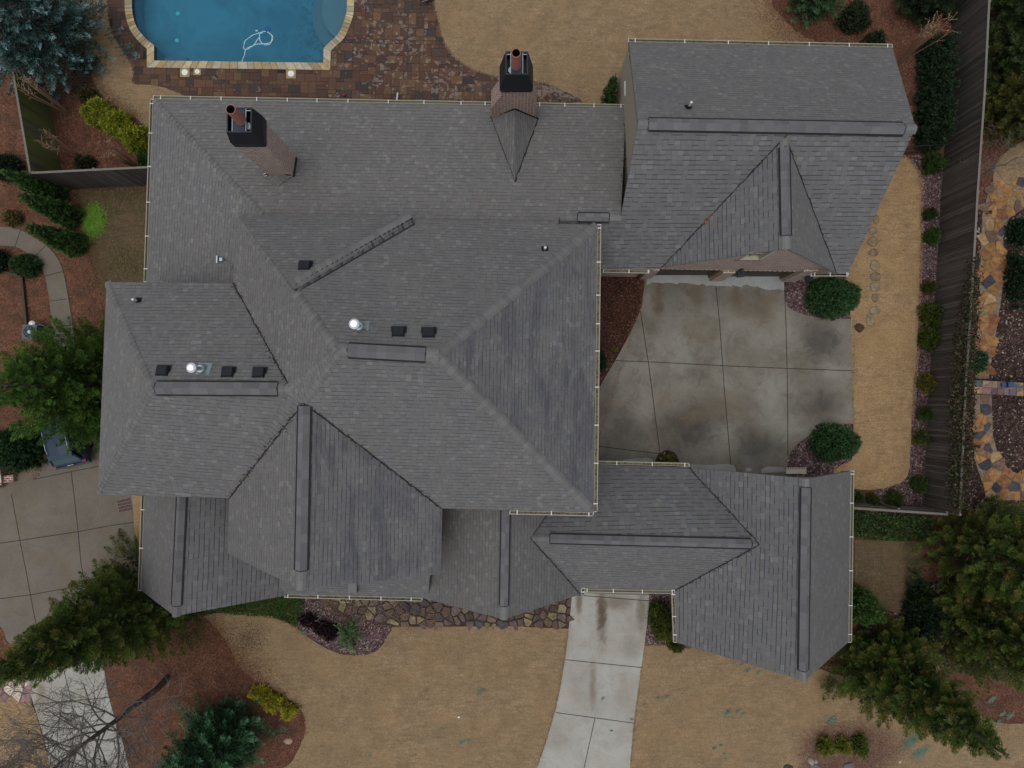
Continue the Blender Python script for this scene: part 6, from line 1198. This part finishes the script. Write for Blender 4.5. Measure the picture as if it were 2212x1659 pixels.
# patio lounge chair, at the top edge
c = W(921, -4); e_ = empty('patio_chair', (c.x, c.y, 0), label='dark metal patio chair cut by the top edge beside the back lawn', cat='chair'); Mc = Matrix.Translation(Vector((c.x, c.y, 0)))@Matrix.Rotation(R(18), 4, 'Z')
mb = MB(); mb.box(-.3, -.3, .38, .3, .3, .43, 0, Mc); child(mb, 'seat', plain('purple_cushion', (.06, .045, .055), .9), e_)
mb = MB(); mb.box(-.3, .3, .38, .3, .36, .95, 0, Mc); child(mb, 'backrest', plain('chair_back', (.05, .045, .055), .9), e_)
for s in (-1, 1):
    mb = MB(); mb.tube([Mc@Vector((s*.33, -.3, 0)), Mc@Vector((s*.33, -.3, .6)), Mc@Vector((s*.33, .3, .62)), Mc@Vector((s*.33, .33, 0))], .02, 6); child(mb, 'arm', M['slate_metal'], e_)
mb = MB(); mb.tube([Mc@Vector((-.33, -.32, .4)), Mc@Vector((.33, -.32, .4))], .02, 6); child(mb, 'front_rail', plain('grey_rail', (.2, .2, .19), .5), e_)
mb = MB(); c = W(1441, 993); RNG = np.random.default_rng(5)
bush('small green and yellow plant in the half round bed by the breezeway', 1444, 992, 14, 10, .35, [(.03, .05, .012), (.12, .11, .02)], 60, 8, .09, .04, 'small_plant', .2, seed=90, cat='plant')
bush('small yellow green tuft on the bed left of the court', 1327, 755, 6, 5, .2, [(.10, .10, .02)], 30, 8, .08, .03, 'small_plant', .2, seed=91, cat='plant')
bush('small dark green plant under the east gutter beside the court bed', 1298, 781, 14, 20, .6, [(.015, .035, .014)], 110, 10, .1, .05, 'small_plant', .1, seed=92, cat='plant')

# ------------------------------------------------------------------ parked car
def car():
    c = W(153, 906); root = empty('parked_car', (c.x, c.y, 0), label='dark blue sport utility car parked half under the big green evergreen', cat='car')
    Mx = Matrix.Translation(Vector((c.x, c.y, 0.05)))@Matrix.Rotation(R(13), 4, 'Z')   # local +Y = front
    T_ = lambda x, y, z: Mx@Vector((x, y, z)); paint = plain('dark_blue_paint', (.012, .028, .055), .42, .1, .1); glass = plain('car_glass', (.06, .11, .125), .12, 0, .1)
    # body sections along y: (y, half width low, half width belt, z low, z belt)
    secs = [(-2.32, .72, .74, .42, .78), (-2.27, .86, .86, .30, .92), (-1.9, .92, .90, .25, 1.02), (-.8, .93, .90, .25, 1.0), (.9, .93, .89, .25, .98), (1.5, .92, .85, .26, .95), (2.1, .88, .76, .32, .82), (2.3, .7, .6, .4, .68)]
    mb = MB(); rings = []
    for y, wl, wb, zl, zb in secs: rings.append([T_(-wl*.9, y, zl), T_(-wl, y, zl+.2), T_(-wb-.01, y, zb-.1), T_(-wb+.07, y, zb), T_(0, y, zb+.03), T_(wb-.07, y, zb), T_(wb+.01, y, zb-.1), T_(wl, y, zl+.2), T_(wl*.9, y, zl)])
    for r0, r1 in zip(rings[:-1], rings[1:]):
        for i in range(8): mb.face([r0[i], r1[i], r1[i+1], r0[i+1]], 0)
        mb.face([r0[8], r1[8], r1[0], r0[0]], 0)
    mb.face(rings[0], 0); mb.face(rings[-1][::-1], 0); body = child(mb, 'body', paint, root, smooth=True)
    # roof
    rf = [(-1.75, .56, 1.60), (-1.2, .60, 1.66), (.0, .61, 1.67), (.55, .57, 1.60)]; mb = MB(); rr_ = [[T_(-w_, y, z-.04), T_(-w_*.8, y, z), T_(0, y, z+.02), T_(w_*.8, y, z), T_(w_, y, z-.04)] for y, w_, z in rf]
    for r0, r1 in zip(rr_[:-1], rr_[1:]):
        for i in range(4): mb.face([r0[i], r1[i], r1[i+1], r0[i+1]], 0)
    child(mb, 'roof', paint, root, smooth=True)
    mb = MB(); mb.face([T_(-.56, -1.77, 1.55), T_(-.72, -2.2, 1.04), T_(.72, -2.2, 1.04), T_(.56, -1.77, 1.55)], 0); child(mb, 'rear_window', glass, root)
    mb = MB(); mb.face([T_(-.57, .56, 1.56), T_(.57, .56, 1.56), T_(.76, 1.25, 1.0), T_(-.76, 1.25, 1.0)], 0); child(mb, 'windscreen', glass, root)
    for s in (-1, 1):
        mb = MB(); mb.face([T_(s*.575, -1.6, 1.56), T_(s*.61, .5, 1.58), T_(s*.83, 1.1, 1.0), T_(s*.85, -2.0, 1.02)], 0); child(mb, 'side_window', M['glass'], root)
        for y0_, y1_, xa, xb, za, zb2 in ((-1.77, -2.2, .56, .75, 1.58, 1.03), (.56, 1.25, .57, .79, 1.58, 1.0)):
            mb = MB(); mb.obox(T_(s*xa, y0_, za), T_(s*xb, y1_, zb2), .09, .03); child(mb, 'pillar', paint, root)
        mb = MB(); mb.tube([T_(s*.53, -1.6, 1.68), T_(s*.55, -1.4, 1.74), T_(s*.55, .2, 1.74), T_(s*.52, .4, 1.66)], .016, 6); child(mb, 'roof_rail', M['steel'], root)
        mb = MB(); mb.box(s*.76-.09, -2.30, .74, s*.76+.09, -2.15, .95, 0, Mx); child(mb, 'tail_light', plain('tail_light', (.20, .01, .015), .3), root)
        mb = MB(); mb.box(s*1.0-.1, .85, 1.0, s*1.0+.1, 1.0, 1.14, 0, Mx); child(mb, 'mirror', paint, root)
        for y in (-1.35, 1.4):
            mb = MB(); mb.tube([T_(s*.66, y, .33), T_(s*.89, y, .33)], .34, 22); wv = child(mb, 'wheel', plain('tyre', (.012, .012, .012), .9), root); mb = MB(); mb.tube([T_(s*.88, y, .33), T_(s*.905, y, .33)], .2, 14); child(mb, 'rim', M['steel'], wv)
    mb = MB(); mb.box(-.86, -2.4, .45, .86, -2.28, .66, 0, Mx); child(mb, 'bumper', paint, root); mb = MB(); mb.box(-.6, -1.95, 1.56, .6, -1.72, 1.6, 0, Mx); child(mb, 'spoiler', paint, root)
    mb = MB(); mb.box(-.16, -2.345, .74, .16, -2.325, .88, 0, Mx); child(mb, 'license_plate', plain('plate', (.55, .55, .42), .5), root)
    mb = MB(); mb.box(-.03, -1.35, 1.66, .03, -1.15, 1.73, 0, Mx); child(mb, 'antenna', M['black'], root)
car()
